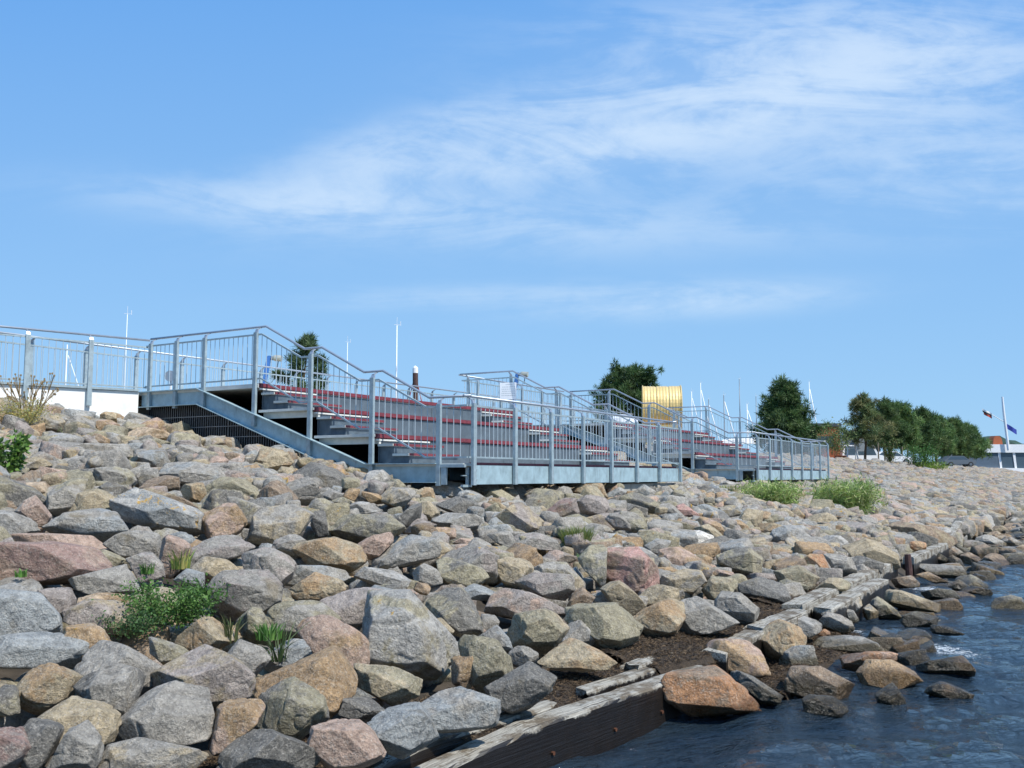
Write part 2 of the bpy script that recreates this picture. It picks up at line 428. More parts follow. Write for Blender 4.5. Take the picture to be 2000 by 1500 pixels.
# wooded hill far off
rng = np.random.default_rng(11)
hx = np.linspace(-60, 1500, 120); hv = []; hf = []
for i, x in enumerate(hx):
    yy = 1500 + .1 * x; H = 15 * math.exp(-((x - 790) / 38) ** 2) + 44 * (1 / (1 + math.exp(-(x - 745) / 12))) + 8 + 1.5 * rng.standard_normal()
    for dy, f_ in ((-220, 0), (-120, .62), (-40, .93), (0, 1), (200, .2)): hv.append((x * 1.0, yy + dy, H * f_ + (2.5 * rng.standard_normal() if 0 < f_ < 1 else 0)))
for i in range(len(hx) - 1):
    for j in range(4): hf.append((i * 5 + j, (i + 1) * 5 + j, (i + 1) * 5 + j + 1, i * 5 + j + 1))
tag(npmesh('hill', hv, hf, M['hill']), kind='structure')

# ================================================================ BOULDERS
CT = dict(g=(.315, .305, .28), d=(.175, .172, .16), b=(.30, .325, .335), t=(.40, .34, .235), o=(.39, .275, .16), p=(.43, .32, .26), w=(.58, .46, .33), m=(.33, .295, .275),
          y=(.33, .305, .215), k=(.27, .205, .145), r=(.31, .215, .19), h=(.40, .40, .385), e=(.09, .083, .06), q=(.42, .23, .12), P=(.45, .275, .245), W=(.80, .78, .73))
C2 = dict(g='gbtyhgm', d='dgyd', b='bghb', t='tygo', o='otkp', p='pgto', w='wot', m='mgpt', y='ytgd', k='kogt', r='rpm', h='hghy', e='eek', q='qopk', P='Ppt', W='WWh')

def rock_shape(planes, dist, sub, soft, size, seed, rough=1.0):
    V, Fc = ICO[sub]
    ext = size / size.max()
    D = V * ext; D /= np.linalg.norm(D, axis=1)[:, None]
    k_ = D @ planes.T / dist[None]
    k_ = np.maximum(k_, 1e-4)
    km = k_.max(1, keepdims=True)
    r = 1 / (km[:, 0] * np.sum((k_ / km) ** soft, 1) ** (1 / soft))
    X_ = D * r[:, None]
    sz = size.max(); q_ = X_ / sz
    d = .026 * fbm(q_ * 2.2 + seed, 2, seed) + .020 * fbm(q_ * 6.5 + seed, 3, seed + 5)
    rd = np.abs(fbm(q_ * 3.6 + seed * 1.7, 2, seed + 9)); d = d - .045 * np.clip(.13 - rd, 0, 1) / .13
    return X_ * (1 + rough * d * 1.15)[:, None], Fc

ROCKS = """b|-3.29 6.50 1.08 -0.47 0.13|-22,15 -5,16 7,14 12,7 23,-10 22,-14 17,-16 -21,-14|1|pale blue-grey wedge-shaped boulder at the left edge above the overhanging slab
b|-2.95 6.03 0.91 -0.45 0.16|-30,11 -8,11 13,10 24,7 31,2 29,-7 21,-12 8,-10 -2,-9 -28,-5|1|blue-grey slab boulder overhanging the round tan boulder at the left edge
w|-2.74 6.23 0.91 -0.41 0.16|-15,9 -9,13 5,13 10,9 14,2 10,-4 3,-8 -2,-13 -14,0|1|cream and orange boulder tucked behind the overhanging blue-grey slab
t|-2.62 5.50 0.80 -0.44 0.19|-16,-5 -16,2 -10,8 -5,13 2,13 8,10 14,6 17,1 12,-6 4,-9 -3,-13 -10,-11 -15,-7|1|smooth round tan boulder lying under the overhanging blue-grey slab
g|-2.33 5.81 0.82 -0.38 0.19|-25,3 -8,19 3,16 11,11 26,-2 23,-8 13,-19 3,-18 -18,-4|1|big angular grey boulder up and right of the dark hollowed boulder
d|-2.28 5.51 0.76 -0.39 0.20|-18,2 -16,7 -7,10 7,16 18,12 18,-6 16,-12 9,-17 4,-15 -7,-5|1|dark angular boulder with a black hollow just right of the round tan boulder
m|-1.89 5.83 0.75 -0.31 0.20|-30,-11 -18,5 -4,14 6,22 19,14 32,1 30,-12 16,-18 8,-23|1|large grey boulder with a pink left rim left of the orange-tan wedge
g|-1.95 5.37 0.69 -0.35 0.23|-26,-13 -8,3 4,10 24,16 28,-9 22,-19 8,-16 -6,-13 -21,-15|1|angular grey boulder down and left of the large pink-rimmed boulder
t|-2.15 6.84 0.86 -0.31 0.16|-21,-7 -14,4 -2,13 14,12 22,4 22,-4 7,-9 2,-6 -12,-12|1|angular tan boulder down and right of the leafy green weeds
y|-2.27 6.41 0.82 -0.34 0.17|-12,11 -2,5 12,-1 0,-10 -11,1|1|small yellowish wedge stone poking up below the green weeds
t|-2.31 5.14 0.70 -0.42 0.23|-20,2 -3,13 7,9 20,-1 22,-5 16,-11 3,-13 -16,-8 -21,-1|1|angular tan boulder down and left of the dark hollowed boulder
d|-2.78 5.32 0.77 -0.48 0.20|-7,8 2,7 6,3 8,-7 -1,-8 -7,-5|0|small blocky dark grey boulder left of the round tan boulder
g|-2.19 4.89 0.64 -0.42 0.25|-12,-7 -4,7 7,12 13,2 12,-7 8,-13 -10,-11|1|angular grey boulder down and left of the dark hollowed boulder
r|-2.44 4.76 0.66 -0.47 0.24|-11,11 5,10 10,4 9,-3 3,-9 -10,-9|1|reddish-mauve boulder in the bottom left corner
d|-2.35 4.84 0.66 -0.45 0.24|-11,13 11,7 6,-2 3,-10 -3,-11 -9,-2|1|blocky dark grey boulder below the round tan boulder
g|-1.85 5.05 0.56 -0.35 0.26|-26,3 -19,7 -3,9 12,5 23,1 26,-4 19,-11 -24,-6|1|small long low grey boulder down and right of the dark hollowed boulder
o|-1.54 5.47 0.60 -0.27 0.24|-14,-10 -11,6 -4,12 10,14 14,7 10,-1 -4,-12 -10,-14|1|glossy golden-orange streaked boulder right of the large pink-rimmed boulder
m|-2.87 6.87 1.00 -0.40 0.13|-28,-4 -25,7 -14,12 4,11 18,7 29,0 25,-13 5,-11 -4,-7 -20,-6|1|big long low mauve-grey boulder left of the leafy green weeds
g|-1.78 6.54 0.75 -0.26 0.18|-14,4 -6,14 9,8 14,1 6,-8 1,-13 -12,1|1|small angular grey boulder down and left of the grass blades
w|-3.11 7.33 1.06 -0.40 0.12|-18,0 1,5 18,2 18,-5 -9,-5|0|small long low cream boulder left of the leafy green weeds
m|-3.26 6.90 1.08 -0.44 0.12|-12,11 9,10 12,4 10,-6 3,-11 -2,-7|1|small blocky mauve-grey boulder below the big mauve boulder
y|-2.72 7.46 1.03 -0.35 0.12|-24,-1 -11,10 8,10 24,-1 23,-7 4,-8 -6,-10|1|long low olive-grey boulder above the leafy green weeds
g|-2.15 7.75 1.03 -0.27 0.12|-27,7 -12,16 16,20 28,3 27,-13 14,-21 -3,-20 -23,-5|1|big angular grey boulder above the grass blades
y|-1.93 7.22 0.87 -0.26 0.15|-13,8 -6,14 9,11 13,-6 2,-13 -9,-5|1|small angular olive-grey boulder up and left of the grass blades
y|-1.64 7.58 0.86 -0.21 0.15|-27,-4 -16,14 -4,15 13,13 27,3 25,-6 -1,-10 -3,-15 -20,-13|1|angular olive-grey boulder up and left of the smooth pinkish boulder
m|-1.33 8.07 0.88 -0.16 0.14|-26,7 0,17 26,15 26,8 13,-2 10,-17 -6,-14 -12,-4 -21,4|1|angular mauve-grey boulder up and right of the smooth pinkish boulder
p|-1.32 7.14 0.77 -0.18 0.17|-25,8 -19,18 -10,19 7,14 24,4 25,-6 21,-15 14,-19 4,-8 -4,-6 -15,-6 -24,2|1|smooth rounded pinkish boulder left of the big pale grey slab
h|-0.78 7.53 0.73 -0.10 0.17|-36,-18 -37,11 -31,30 -20,36 -2,33 12,16 37,-9 31,-36 8,-34 -15,-22|1|biggest pale grey slab boulder with a yellow-lichened left edge
o|-1.32 6.23 0.68 -0.21 0.20|-31,2 -7,12 20,21 25,15 30,7 31,-10 25,-15 18,-22 14,-22 -6,-21 -30,-16|1|orange-tan wedge boulder with a yellow lichen spot at its peak
y|-1.31 5.78 0.61 -0.22 0.23|-20,-9 -17,0 0,13 15,18 21,2 21,-6 15,-11 4,-18 -2,-17 -13,-11|1|angular olive-grey boulder below the orange-tan wedge
d|-1.31 5.27 0.51 -0.24 0.27|-26,-9 -16,5 -8,12 0,11 20,-1 27,-12|1|long low dark grey boulder left of the knobbly pink boulder
p|-0.93 5.47 0.50 -0.17 0.26|-20,-3 -16,9 -10,13 3,13 13,4 21,-7 20,-9 7,-13 -5,-13|1|knobbly pink and grey boulder beside the timbers near the bottom edge
d|-0.96 6.23 0.51 -0.15 0.23|-14,-3 -11,7 2,7 11,3 14,-2 10,-7 -5,-7|1|small angular dark grey boulder down and left of the olive oval boulder
b|-0.64 5.76 0.50 -0.11 0.25|-20,3 -12,10 6,15 18,1 20,-3 12,-9 0,-15 -6,-13 -19,-4|1|pale blue-grey many-sided boulder beside the pale timbers
y|-0.84 6.60 0.58 -0.13 0.21|-22,10 -11,14 2,13 15,6 22,-3 20,-11 7,-14 -6,-6 -22,3|1|olive-brown oval boulder below the big pale grey slab
g|-0.34 6.28 0.49 -0.05 0.23|-25,9 -22,14 0,14 13,9 25,3 24,-5 9,-11 -13,-13 -20,-4|1|angular grey boulder up and right of the pale many-sided boulder
y|-0.19 7.22 0.59 -0.03 0.19|-20,18 -14,21 8,17 19,4 20,-7 10,-15 -6,-21 -8,-5 -19,11|1|big angular olive-grey boulder up and left of the dark broken boulder
k|-0.35 7.19 0.54 -0.05 0.20|-10,-6 -5,13 6,11 10,2 8,-13|1|small upright brown boulder left of the dark broken boulder
y|-0.52 8.48 0.79 -0.06 0.14|-23,10 -13,21 -1,21 13,1 25,-21 12,-19 -9,-11 -25,-1|1|big angular olive-grey boulder up and right of the big pale grey slab
t|-0.61 8.25 0.69 -0.07 0.16|-11,7 2,9 11,-1 7,-9 -4,-7|0|small angular tan boulder up and right of the big pale grey slab
b|-0.14 8.23 0.61 -0.02 0.17|-14,1 1,11 11,-1 14,-11 1,-7|0|small angular blue-grey boulder left of the big tan boulder
b|-1.58 6.83 0.73 -0.23 0.18|-13,1 8,11 15,1 -4,-10 -15,-11|1|small long low blue-grey boulder down and right of the grass blades
d|0.06 6.84 0.51 0.01 0.21|-24,1 -6,13 8,17 24,7 21,-2 10,-11 -6,-17 -20,-11|1|dark broken boulder at the edge of the brown seaweed
t|0.21 8.48 0.63 0.02 0.16|-26,13 9,19 19,15 28,6 24,-2 11,-18 -1,-15 -27,-10|1|big tan boulder with a pointed facet above the brown seaweed
m|0.14 9.50 0.73 0.01 0.13|-39,-10 -38,10 -14,15 3,7 39,-2 39,-15 24,-12 -14,-14|1|big long low mauve-grey boulder above the big tan boulder
g|0.09 7.99 0.51 0.01 0.18|-10,8 8,8 12,3 12,-5 -4,-8 -12,-3|0|small angular grey boulder below the big tan boulder
t|0.54 8.07 0.51 0.07 0.18|-31,-6 2,13 20,5 31,-3 24,-9 -3,-13 -12,-8|1|pyramid-shaped tan boulder with a pink right corner sitting in the seaweed
g|0.61 8.95 0.55 0.07 0.16|-18,-9 -9,11 3,11 15,0 18,-11 5,-10|1|angular grey boulder above the tan pyramid boulder
y|0.86 8.97 0.59 0.10 0.16|-35,13 -15,21 11,22 21,12 34,-19 6,-21 -8,-11 -27,6|1|grey boulder with a dark broken foot standing in the seaweed
o|1.45 9.70 0.56 0.15 0.15|-27,-4 -11,10 10,20 26,15 27,4 19,-11 -6,-19 -21,-16|1|orange mottled boulder above the brown seaweed
g|2.04 10.02 0.53 0.20 0.14|-31,-5 -27,16 -7,20 16,8 30,-6 19,-10 3,-12 -13,-20 -21,-18|1|big angular grey boulder right of the orange mottled boulder
g|2.54 10.90 0.51 0.23 0.13|-23,6 -16,15 7,17 23,3 20,-10 6,-17 -16,-4|1|angular grey boulder down and left of the dark green-grey boulder
q|1.62 8.00 0.23 0.20 0.21|-41,-11 -35,2 -29,13 11,20 17,11 27,2 40,-8 31,-14 -4,-20 -30,-17|1|large orange boulder standing in the water at the end of the timbers
p|2.14 9.24 0.26 0.23 0.18|-29,6 -18,16 -6,17 15,14 29,3 28,-14 17,-16 -2,-13 -14,-7 -26,-3|1|rounded pink-grey boulder just above the large orange boulder in the water
d|2.16 8.59 0.12 0.25 0.21|-21,11 -12,14 -1,10 21,-5 16,-14 5,-12 -9,-2|1|long low dark grey boulder right of the large orange boulder in the water
t|2.84 10.20 0.24 0.27 0.17|-24,2 -21,15 -5,23 8,18 24,-1 12,-17 5,-22 -6,-22|1|tan split boulder leaning over the seaweed by the water
g|2.96 10.02 0.11 0.29 0.18|-19,-8 -7,12 15,13 18,-6 -1,-12 -14,-10|0|angular grey boulder down and right of the tan split boulder
k|2.78 8.81 0.10 0.31 0.20|-29,4 -24,14 -1,16 14,9 27,1 29,-10 20,-15 -13,-7 -29,-5|1|grey-brown boulder awash at the waterline
e|2.65 8.22 0.06 0.31 0.22|-18,0 -7,8 7,7 17,0 15,-8 -10,-7|1|long low wet dark boulder below the grey-brown waterline boulder
o|3.63 9.34 0.07 0.37 0.19|-28,-1 -9,14 7,15 20,8 28,-1 22,-7 1,-10 -10,-15 -24,-14|1|golden wet boulder standing in the water
e|3.35 8.62 0.05 0.37 0.21|-12,0 4,11 9,3 12,-7 2,-10 -10,-6|0|angular wet dark boulder below the golden wet boulder
e|4.44 9.94 0.04 0.42 0.18|-26,-7 -10,3 14,12 26,8 24,-9 -11,-11|1|dark wet boulder below the white foam
e|4.02 8.93 0.03 0.42 0.20|-20,-8 -14,7 -2,6 19,-4 -2,-9|0|angular wet dark boulder below the dark boulder by the foam
g|3.81 10.95 0.09 0.34 0.16|-37,-1 -18,7 4,10 29,5 36,-4 17,-9 -5,-10 -27,-9|1|big long low grey boulder up and left of the golden wet boulder
q|3.71 10.07 0.07 0.35 0.18|-24,5 8,11 26,6 14,-3 -12,-11 -27,-7|1|long low rust-orange boulder up and left of the golden wet boulder
g|3.44 11.38 0.22 0.29 0.15|-19,5 3,12 17,2 19,-2 7,-11 -9,-11|0|angular grey boulder up and right of the tan split boulder
k|4.00 11.92 0.17 0.32 0.14|-20,6 -8,13 13,11 20,-6 3,-13 -16,-5|0|angular brown boulder up and right of the tan split boulder
b|4.50 12.77 0.14 0.34 0.14|-8,9 3,6 8,-5 0,-9|0|small angular blue-grey boulder down and right of the reddish boulder
t|4.62 13.34 0.21 0.33 0.13|-20,-5 -8,6 15,12 20,-3 15,-11 -9,-12|0|angular tan boulder down and right of the reddish boulder
t|4.99 13.42 0.11 0.36 0.13|-10,3 0,10 10,2 8,-8 -4,-11|0|small blocky tan boulder below the long boulder by the far plank
y|5.26 13.58 0.12 0.37 0.13|-20,6 -6,16 13,1 20,-11 -4,-16|0|angular olive-grey boulder below the long boulder by the far plank
t|5.96 14.35 0.12 0.39 0.12|-36,-3 -34,16 -11,15 36,-3 35,-14 12,-17 -14,-9|1|big long low tan boulder down and right of the long boulder by the far plank
d|7.55 14.56 0.05 0.48 0.12|-27,-12 -25,7 0,14 18,10 26,-12|0|dark boulder alone in the water at the right edge
e|5.54 12.29 0.03 0.42 0.14|-19,-5 -17,6 -1,4 18,-6|0|long low wet dark boulder above the dark boulder by the foam
e|5.45 12.90 0.07 0.40 0.14|-23,-9 -20,3 3,11 21,5 22,-9 -14,-12|0|long low wet dark boulder up and left of the dark boulder by the foam
q|3.73 11.60 0.11 0.31 0.15|-8,0 2,5 8,1 1,-5|0|small angular rust-orange boulder right of the tan split boulder
b|-3.68 9.92 1.61 -0.35 0.04|-44,18 -35,25 -18,23 5,12 27,2 44,-13 46,-25 28,-23 4,-25 -14,-18 -41,2|1|long blue-grey boulder tilted down to the right in the upper left slope
o|-3.07 10.17 1.50 -0.29 0.05|-23,6 -19,19 0,19 20,11 23,-5 14,-12 -5,-16 -13,-19|1|rounded orange boulder with a brown left face
t|-4.36 9.94 1.70 -0.41 0.03|-24,-8 -19,15 1,13 18,0 25,-13 14,-15|1|angular tan boulder down and right of the knobbly pink ridge boulder
g|-3.97 8.94 1.51 -0.42 0.05|-35,-2 -20,12 4,17 22,11 37,-6 18,-17 13,-7 -30,-7|1|big long low grey boulder up and right of the big mauve boulder
p|-3.99 8.44 1.40 -0.44 0.06|-37,3 -30,9 1,9 30,6 38,-1 35,-6 25,-10 8,-5 -23,-1|1|long low brownish-pink boulder lying across two bigger ones
r|-3.68 7.62 1.30 -0.45 0.08|-43,14 -17,17 3,12 20,10 45,-4 34,-10 17,-10 8,-16 -8,-16 -42,-11|1|big mauve boulder with peach patches on its face at the left edge
g|-3.42 8.67 1.35 -0.38 0.07|-24,-2 -11,10 11,14 22,6 25,-1 21,-15 4,-13 -6,-13|1|angular grey boulder down and left of the long tilted boulder
p|-2.99 8.53 1.28 -0.34 0.08|-13,-5 -9,14 3,18 10,16 13,6 6,-8 -3,-18 -10,-15|1|upright tan-pink block below the long tilted boulder
g|-3.24 7.67 1.17 -0.40 0.10|-25,2 -12,7 14,11 22,5 25,-9 -11,-11 -22,-6|1|long low grey boulder right of the big mauve boulder
m|-3.12 8.18 1.22 -0.36 0.09|-15,6 3,12 13,1 15,-9 -3,-12|1|angular mauve-grey boulder above the leafy green weeds
g|-4.52 8.66 1.56 -0.48 0.05|-21,11 -4,12 8,6 21,-8 1,-12 -20,-11|1|angular grey boulder up and left of the big mauve boulder
d|-5.12 9.88 1.82 -0.48 0.02|-29,19 -8,11 17,-1 29,-13 11,-14 -4,-19 -27,-17|1|big angular dark grey boulder below the leafy green plant
p|-4.50 8.98 1.63 -0.46 0.04|-15,4 -1,17 7,7 15,-4 9,-17 1,-15 -11,-1|1|angular pink-tinged boulder down and left of the knobbly pink ridge boulder
g|-4.63 9.93 1.77 -0.44 0.02|-18,9 -4,17 11,19 18,13 4,1 -1,-19 -12,-18 -18,-8|1|angular grey boulder below the knobbly pink ridge boulder
w|-5.43 10.80 1.83 -0.47 0.01|-16,7 9,9 15,4 15,-9 -1,-4|0|small angular cream boulder down and left of the knobbly pink ridge boulder
p|-5.67 12.03 1.98 -0.44 0.00|-31,4 -19,12 9,6 29,-2 32,-9 23,-12 -8,-10 -21,-4|1|pinkish long knobbly boulder right of the leafy green plant
t|-6.35 12.68 2.15 -0.46 -0.01|-17,9 9,6 19,-2 -3,-9 -18,-8|0|small angular tan boulder down and right of the leafy green plant
y|-5.24 12.57 1.97 -0.39 0.00|-25,12 -7,13 22,7 25,-5 18,-14 -18,-8|0|long low olive-grey boulder right of the knobbly pink ridge boulder
d|-4.72 11.25 1.80 -0.40 0.02|-18,11 3,11 17,4 4,-1 1,-11 -16,-1|0|angular dark grey boulder right of the knobbly pink ridge boulder
d|-4.99 13.07 1.97 -0.36 0.00|-13,-5 -4,10 11,12 13,0 4,-12 -11,-12|0|small angular dark grey boulder above the long tilted boulder
g|-4.56 13.53 1.99 -0.32 0.00|-42,3 -17,14 11,19 39,12 43,-6 22,-19 -6,-11 -20,-6|1|big long low grey boulder up and right of the long tilted boulder
k|-4.61 12.45 1.87 -0.35 0.01|-24,-2 -1,12 24,8 22,-8 0,-12|0|angular brown boulder above the long tilted boulder
k|-3.86 10.72 1.70 -0.35 0.03|-29,15 -4,12 18,3 30,-8 28,-15 5,-5 -22,4|1|big long low brown boulder up and right of the long tilted boulder
t|-3.96 11.89 1.77 -0.32 0.02|-15,2 -11,10 6,13 15,2 6,-14 -6,-10|0|blocky tan boulder up and right of the long tilted boulder
y|-3.64 11.75 1.71 -0.30 0.02|-19,-4 1,12 20,-1 17,-12 -13,-10|0|angular olive-grey boulder above the rounded orange boulder
y|-3.82 12.94 1.83 -0.29 0.01|-33,-3 -2,14 30,9 34,-5 17,-14 -6,-12|1|long low olive-grey boulder above the rounded orange boulder
o|-7.68 17.96 2.89 -0.40 -0.05|-21,6 -13,15 19,6 22,-15 -16,-11|0|bright orange-tan block just below the white concrete wall
t|-8.22 19.26 3.16 -0.40 -0.06|-15,-2 1,12 15,10 16,-11|0|small angular tan boulder above the orange block below the wall
w|-6.91 17.89 2.74 -0.37 -0.04|-45,-4 -32,10 2,16 45,7 41,-10 23,-15 -9,-9 -40,-9|0|cream flat boulder at the foot of the black mesh screen
t|-6.51 18.91 2.75 -0.33 -0.04|-27,6 21,14 27,-6 8,-14 -14,-7|0|small long low tan boulder right of the cream flat boulder
g|-8.34 16.94 2.93 -0.46 -0.05|-28,-9 -3,19 22,13 29,4 26,-19 -5,-17|0|angular grey boulder up and right of the leafy green plant
g|-7.99 17.52 2.91 -0.43 -0.05|-25,1 -6,18 24,16 25,-3 13,-18 -22,-16|0|angular grey boulder left of the orange block below the wall
g|-6.69 14.31 2.38 -0.44 -0.02|-63,6 4,13 65,0 62,-6 8,-12 -32,-11|1|big long low grey boulder above the knobbly pink ridge boulder
g|-6.42 14.89 2.38 -0.41 -0.02|-45,11 36,10 46,-8 3,-12 -39,-10|1|long low grey boulder below the orange block below the wall
y|-6.45 16.88 2.57 -0.36 -0.03|-32,4 -11,13 32,-6 -27,-14|0|long low olive-grey boulder down and right of the cream flat boulder
o|-5.65 14.44 2.20 -0.37 -0.01|-17,-2 -7,8 17,2 14,-6 -6,-8|0|small long low orange-brown boulder below the cream flat boulder
b|-5.40 14.30 2.21 -0.36 -0.01|-25,16 15,15 25,-5 9,-16 -1,-1|0|angular blue-grey boulder below the cream flat boulder
g|-7.78 16.01 2.65 -0.45 -0.04|-14,2 -4,9 14,0 12,-8 -13,-7|0|small long low grey boulder up and right of the leafy green plant
g|-5.49 15.97 2.36 -0.33 -0.02|-34,1 -11,14 35,12 23,-5 -10,-14 -24,-14|0|long low grey boulder down and right of the cream flat boulder
m|-2.81 9.16 1.28 -0.30 0.07|-32,-5 -24,2 -3,13 32,14 32,8 17,3 5,-7 -26,-14|1|big long low mauve-grey boulder below the rounded orange boulder
t|-2.63 8.60 1.16 -0.30 0.09|-21,4 -7,11 10,8 22,-2 -7,-11 -16,-6|1|angular tan boulder below the rounded orange boulder
b|-2.75 8.19 1.11 -0.32 0.10|-12,-5 1,9 12,5 12,-9|0|small angular blue-grey boulder above the leafy green weeds
y|-3.47 8.25 1.27 -0.40 0.08|-13,6 -7,9 13,-1 3,-8|0|small long low olive-grey boulder right of the big mauve boulder
d|-3.00 15.19 1.95 -0.20 0.00|-48,4 -32,25 -20,20 18,10 46,-7 49,-15 29,-25 -6,-13 -26,-3|1|dark grey slab boulder lying just under the sloping steel stringer
h|-2.28 15.92 1.89 -0.14 0.01|-24,-8 -12,11 14,19 24,9 18,-8 6,-19 -20,-14|0|pale domed boulder in front of the steel landing
w|-2.03 16.62 1.87 -0.12 0.01|-29,-11 -9,7 22,13 29,2 22,-13 -7,-11|0|yellowish cream boulder in front of the steel landing
g|-1.68 14.03 1.66 -0.12 0.02|-26,7 -8,16 13,14 26,3 17,-10 4,-16 -17,-6|0|angular grey boulder up and left of the flat pale boulder
k|-3.06 12.37 1.74 -0.24 0.02|-26,-2 -10,15 13,18 26,-2 23,-18 0,-18 -25,-15|1|big angular brown boulder down and left of the slab under the stringer
g|-2.85 13.12 1.78 -0.21 0.02|-24,12 -11,19 7,14 24,-12 18,-19 -6,-19|1|big angular grey boulder down and left of the slab under the stringer
t|-4.12 16.47 2.25 -0.24 -0.01|-31,-5 -19,22 -6,18 18,13 32,-11 6,-13 -3,-22 -22,-16|1|angular tan boulder up and left of the slab under the stringer
t|-3.77 15.78 2.03 -0.23 -0.00|-15,-2 -5,11 15,8 11,-2 -3,-11|0|small angular tan boulder left of the slab under the stringer
g|-2.52 10.45 1.44 -0.24 0.05|-33,-9 -27,19 0,23 33,16 32,4 24,-9 -6,-12 -18,-22|1|big angular grey boulder right of the rounded orange boulder
g|-2.00 12.87 1.54 -0.15 0.04|-24,0 -10,10 17,10 24,2 -3,-7 -20,-10|0|long low grey boulder down and right of the slab under the stringer
y|-1.73 11.32 1.35 -0.15 0.06|-44,-9 -9,18 22,18 41,4 44,-5 31,-11 2,-16 -12,-18|1|big olive-grey boulder with a peach boulder at its right foot
d|-1.35 12.50 1.43 -0.11 0.05|-16,-1 1,16 16,19 14,9 -6,-19|0|upright dark grey boulder left of the flat pale boulder
h|-0.76 13.17 1.35 -0.06 0.05|-33,6 -16,13 19,10 33,1 23,-13 -5,-10|0|flat pale boulder below the left end of the long steel beam
d|-0.79 14.43 1.52 -0.05 0.03|-33,12 -12,15 33,0 29,-15 -6,-11 -33,2|0|big long low dark grey boulder above the flat pale boulder
g|-1.03 16.21 1.74 -0.06 0.02|-36,-4 -34,9 -12,15 1,4 36,-2 25,-15 -16,-13|0|long low grey boulder above the flat pale boulder
t|-1.87 9.83 1.19 -0.19 0.08|-35,-5 -12,13 6,17 19,11 36,-2 22,-17 -15,-11|1|tan boulder spotted with grey and yellow lichen
p|-1.53 10.62 1.21 -0.14 0.07|-20,-2 -3,9 20,15 18,2 2,-15 -11,-12|1|peach-coloured boulder right of the lichen-spotted boulder
o|-0.94 12.28 1.24 -0.08 0.06|-21,1 -5,9 18,6 21,-3 8,-9|0|long low orange-brown boulder down and left of the flat pale boulder
g|-1.16 10.51 1.15 -0.11 0.08|-35,-12 -24,3 -4,18 29,19 36,7 31,-3 1,-11 -24,-19|1|big long low grey boulder down and left of the flat pale boulder
p|-0.57 12.20 1.14 -0.05 0.07|-18,-2 -8,6 15,3 18,-5 -2,-6|0|small long low pink-tinged boulder below the flat pale boulder
g|-0.47 10.53 1.03 -0.04 0.09|-33,10 -15,21 13,18 30,8 33,-10 19,-21 -6,-10|1|big angular grey boulder left of the yellow-striped block
y|-0.52 10.10 0.96 -0.05 0.10|-26,17 -7,13 15,5 26,-9 12,-13 -7,-17 -23,-4|1|big angular olive-grey boulder left of the yellow-striped block
o|-1.77 8.68 1.00 -0.20 0.11|-26,-8 -5,9 6,12 22,6 27,-3 11,-13 -23,-12|1|long low orange-brown boulder below the lichen-spotted boulder
g|-1.84 9.11 1.05 -0.20 0.10|-28,-7 -25,10 0,8 29,-2 2,-5 -15,-9|1|long low grey boulder down and left of the lichen-spotted boulder
g|-1.27 9.42 0.98 -0.13 0.11|-26,3 -21,12 2,6 25,-5 26,-12 1,-8|1|long low grey boulder down and right of the lichen-spotted boulder
g|-0.88 9.96 0.97 -0.09 0.10|-15,5 -5,11 11,4 15,-6 -10,-11|0|angular grey boulder down and left of the flat pale boulder
o|-0.89 9.53 0.88 -0.09 0.12|-8,-1 -5,6 8,4 3,-6|0|small angular orange-brown boulder above the big pale grey slab
g|-2.31 9.96 1.26 -0.23 0.07|-18,-1 -12,12 10,9 18,4 5,-12|0|nearest angular grey boulder left of the lichen-spotted boulder
g|-2.22 8.78 1.15 -0.25 0.09|-12,17 3,18 23,7 17,0 15,-18 0,-18 -18,-4 -23,13|1|second-nearest angular grey boulder left of the lichen-spotted boulder
o|-2.04 14.03 1.67 -0.14 0.02|-16,9 8,2 16,-9 -3,-9|0|small long low orange-brown boulder down and right of the slab under the stringer
d|-2.58 13.61 1.70 -0.19 0.02|-16,1 -4,10 16,3 -5,-10|0|small angular dark grey boulder below the slab under the stringer
y|-2.32 12.97 1.61 -0.18 0.03|-13,4 2,9 13,3 3,-9|0|small angular olive-grey boulder down and right of the slab under the stringer
o|-2.39 14.18 1.71 -0.17 0.02|-12,-3 -3,9 12,7 3,-9|0|small angular orange-brown boulder down and right of the slab under the stringer
t|-1.18 13.61 1.49 -0.09 0.04|-14,-8 -8,14 -1,12 14,-5 5,-14|0|nearest small angular tan boulder up and left of the flat pale boulder
m|-1.18 12.38 1.32 -0.10 0.05|-19,-7 -4,11 19,2 9,-6 3,-11|0|angular mauve-grey boulder left of the flat pale boulder
d|-2.24 11.14 1.42 -0.20 0.05|-10,3 -4,16 6,12 10,-9 1,-16|0|small upright dark grey boulder above the lichen-spotted boulder
t|-1.37 15.08 1.68 -0.09 0.02|-15,6 -5,12 7,10 15,-12 -3,-12|0|second-nearest small angular tan boulder up and left of the flat pale boulder
d|-0.13 12.57 1.14 -0.01 0.07|-18,9 9,12 18,-2 13,-12 -4,-4|0|small angular dark grey boulder down and left of the broad mauve boulder
b|-0.38 9.76 0.82 -0.04 0.12|-22,-6 5,8 22,1 -1,-8|0|long low blue-grey boulder down and left of the yellow-striped block
m|0.08 14.08 1.36 0.01 0.05|-37,5 -20,20 10,23 24,10 37,-3 29,-20 1,-23 -27,-14|1|broad pale mauve boulder below the middle of the long steel beam
t|0.04 10.69 0.91 0.00 0.10|-19,17 9,17 19,4 7,-3 1,-14 -7,-17 -19,1|1|tan block topped with a bright yellow lichen stripe
m|0.36 10.41 0.80 0.03 0.12|-31,7 -25,14 6,14 24,13 30,-3 23,-14 -1,-10 -19,-3|1|long low mauve-grey boulder down and right of the yellow-striped block
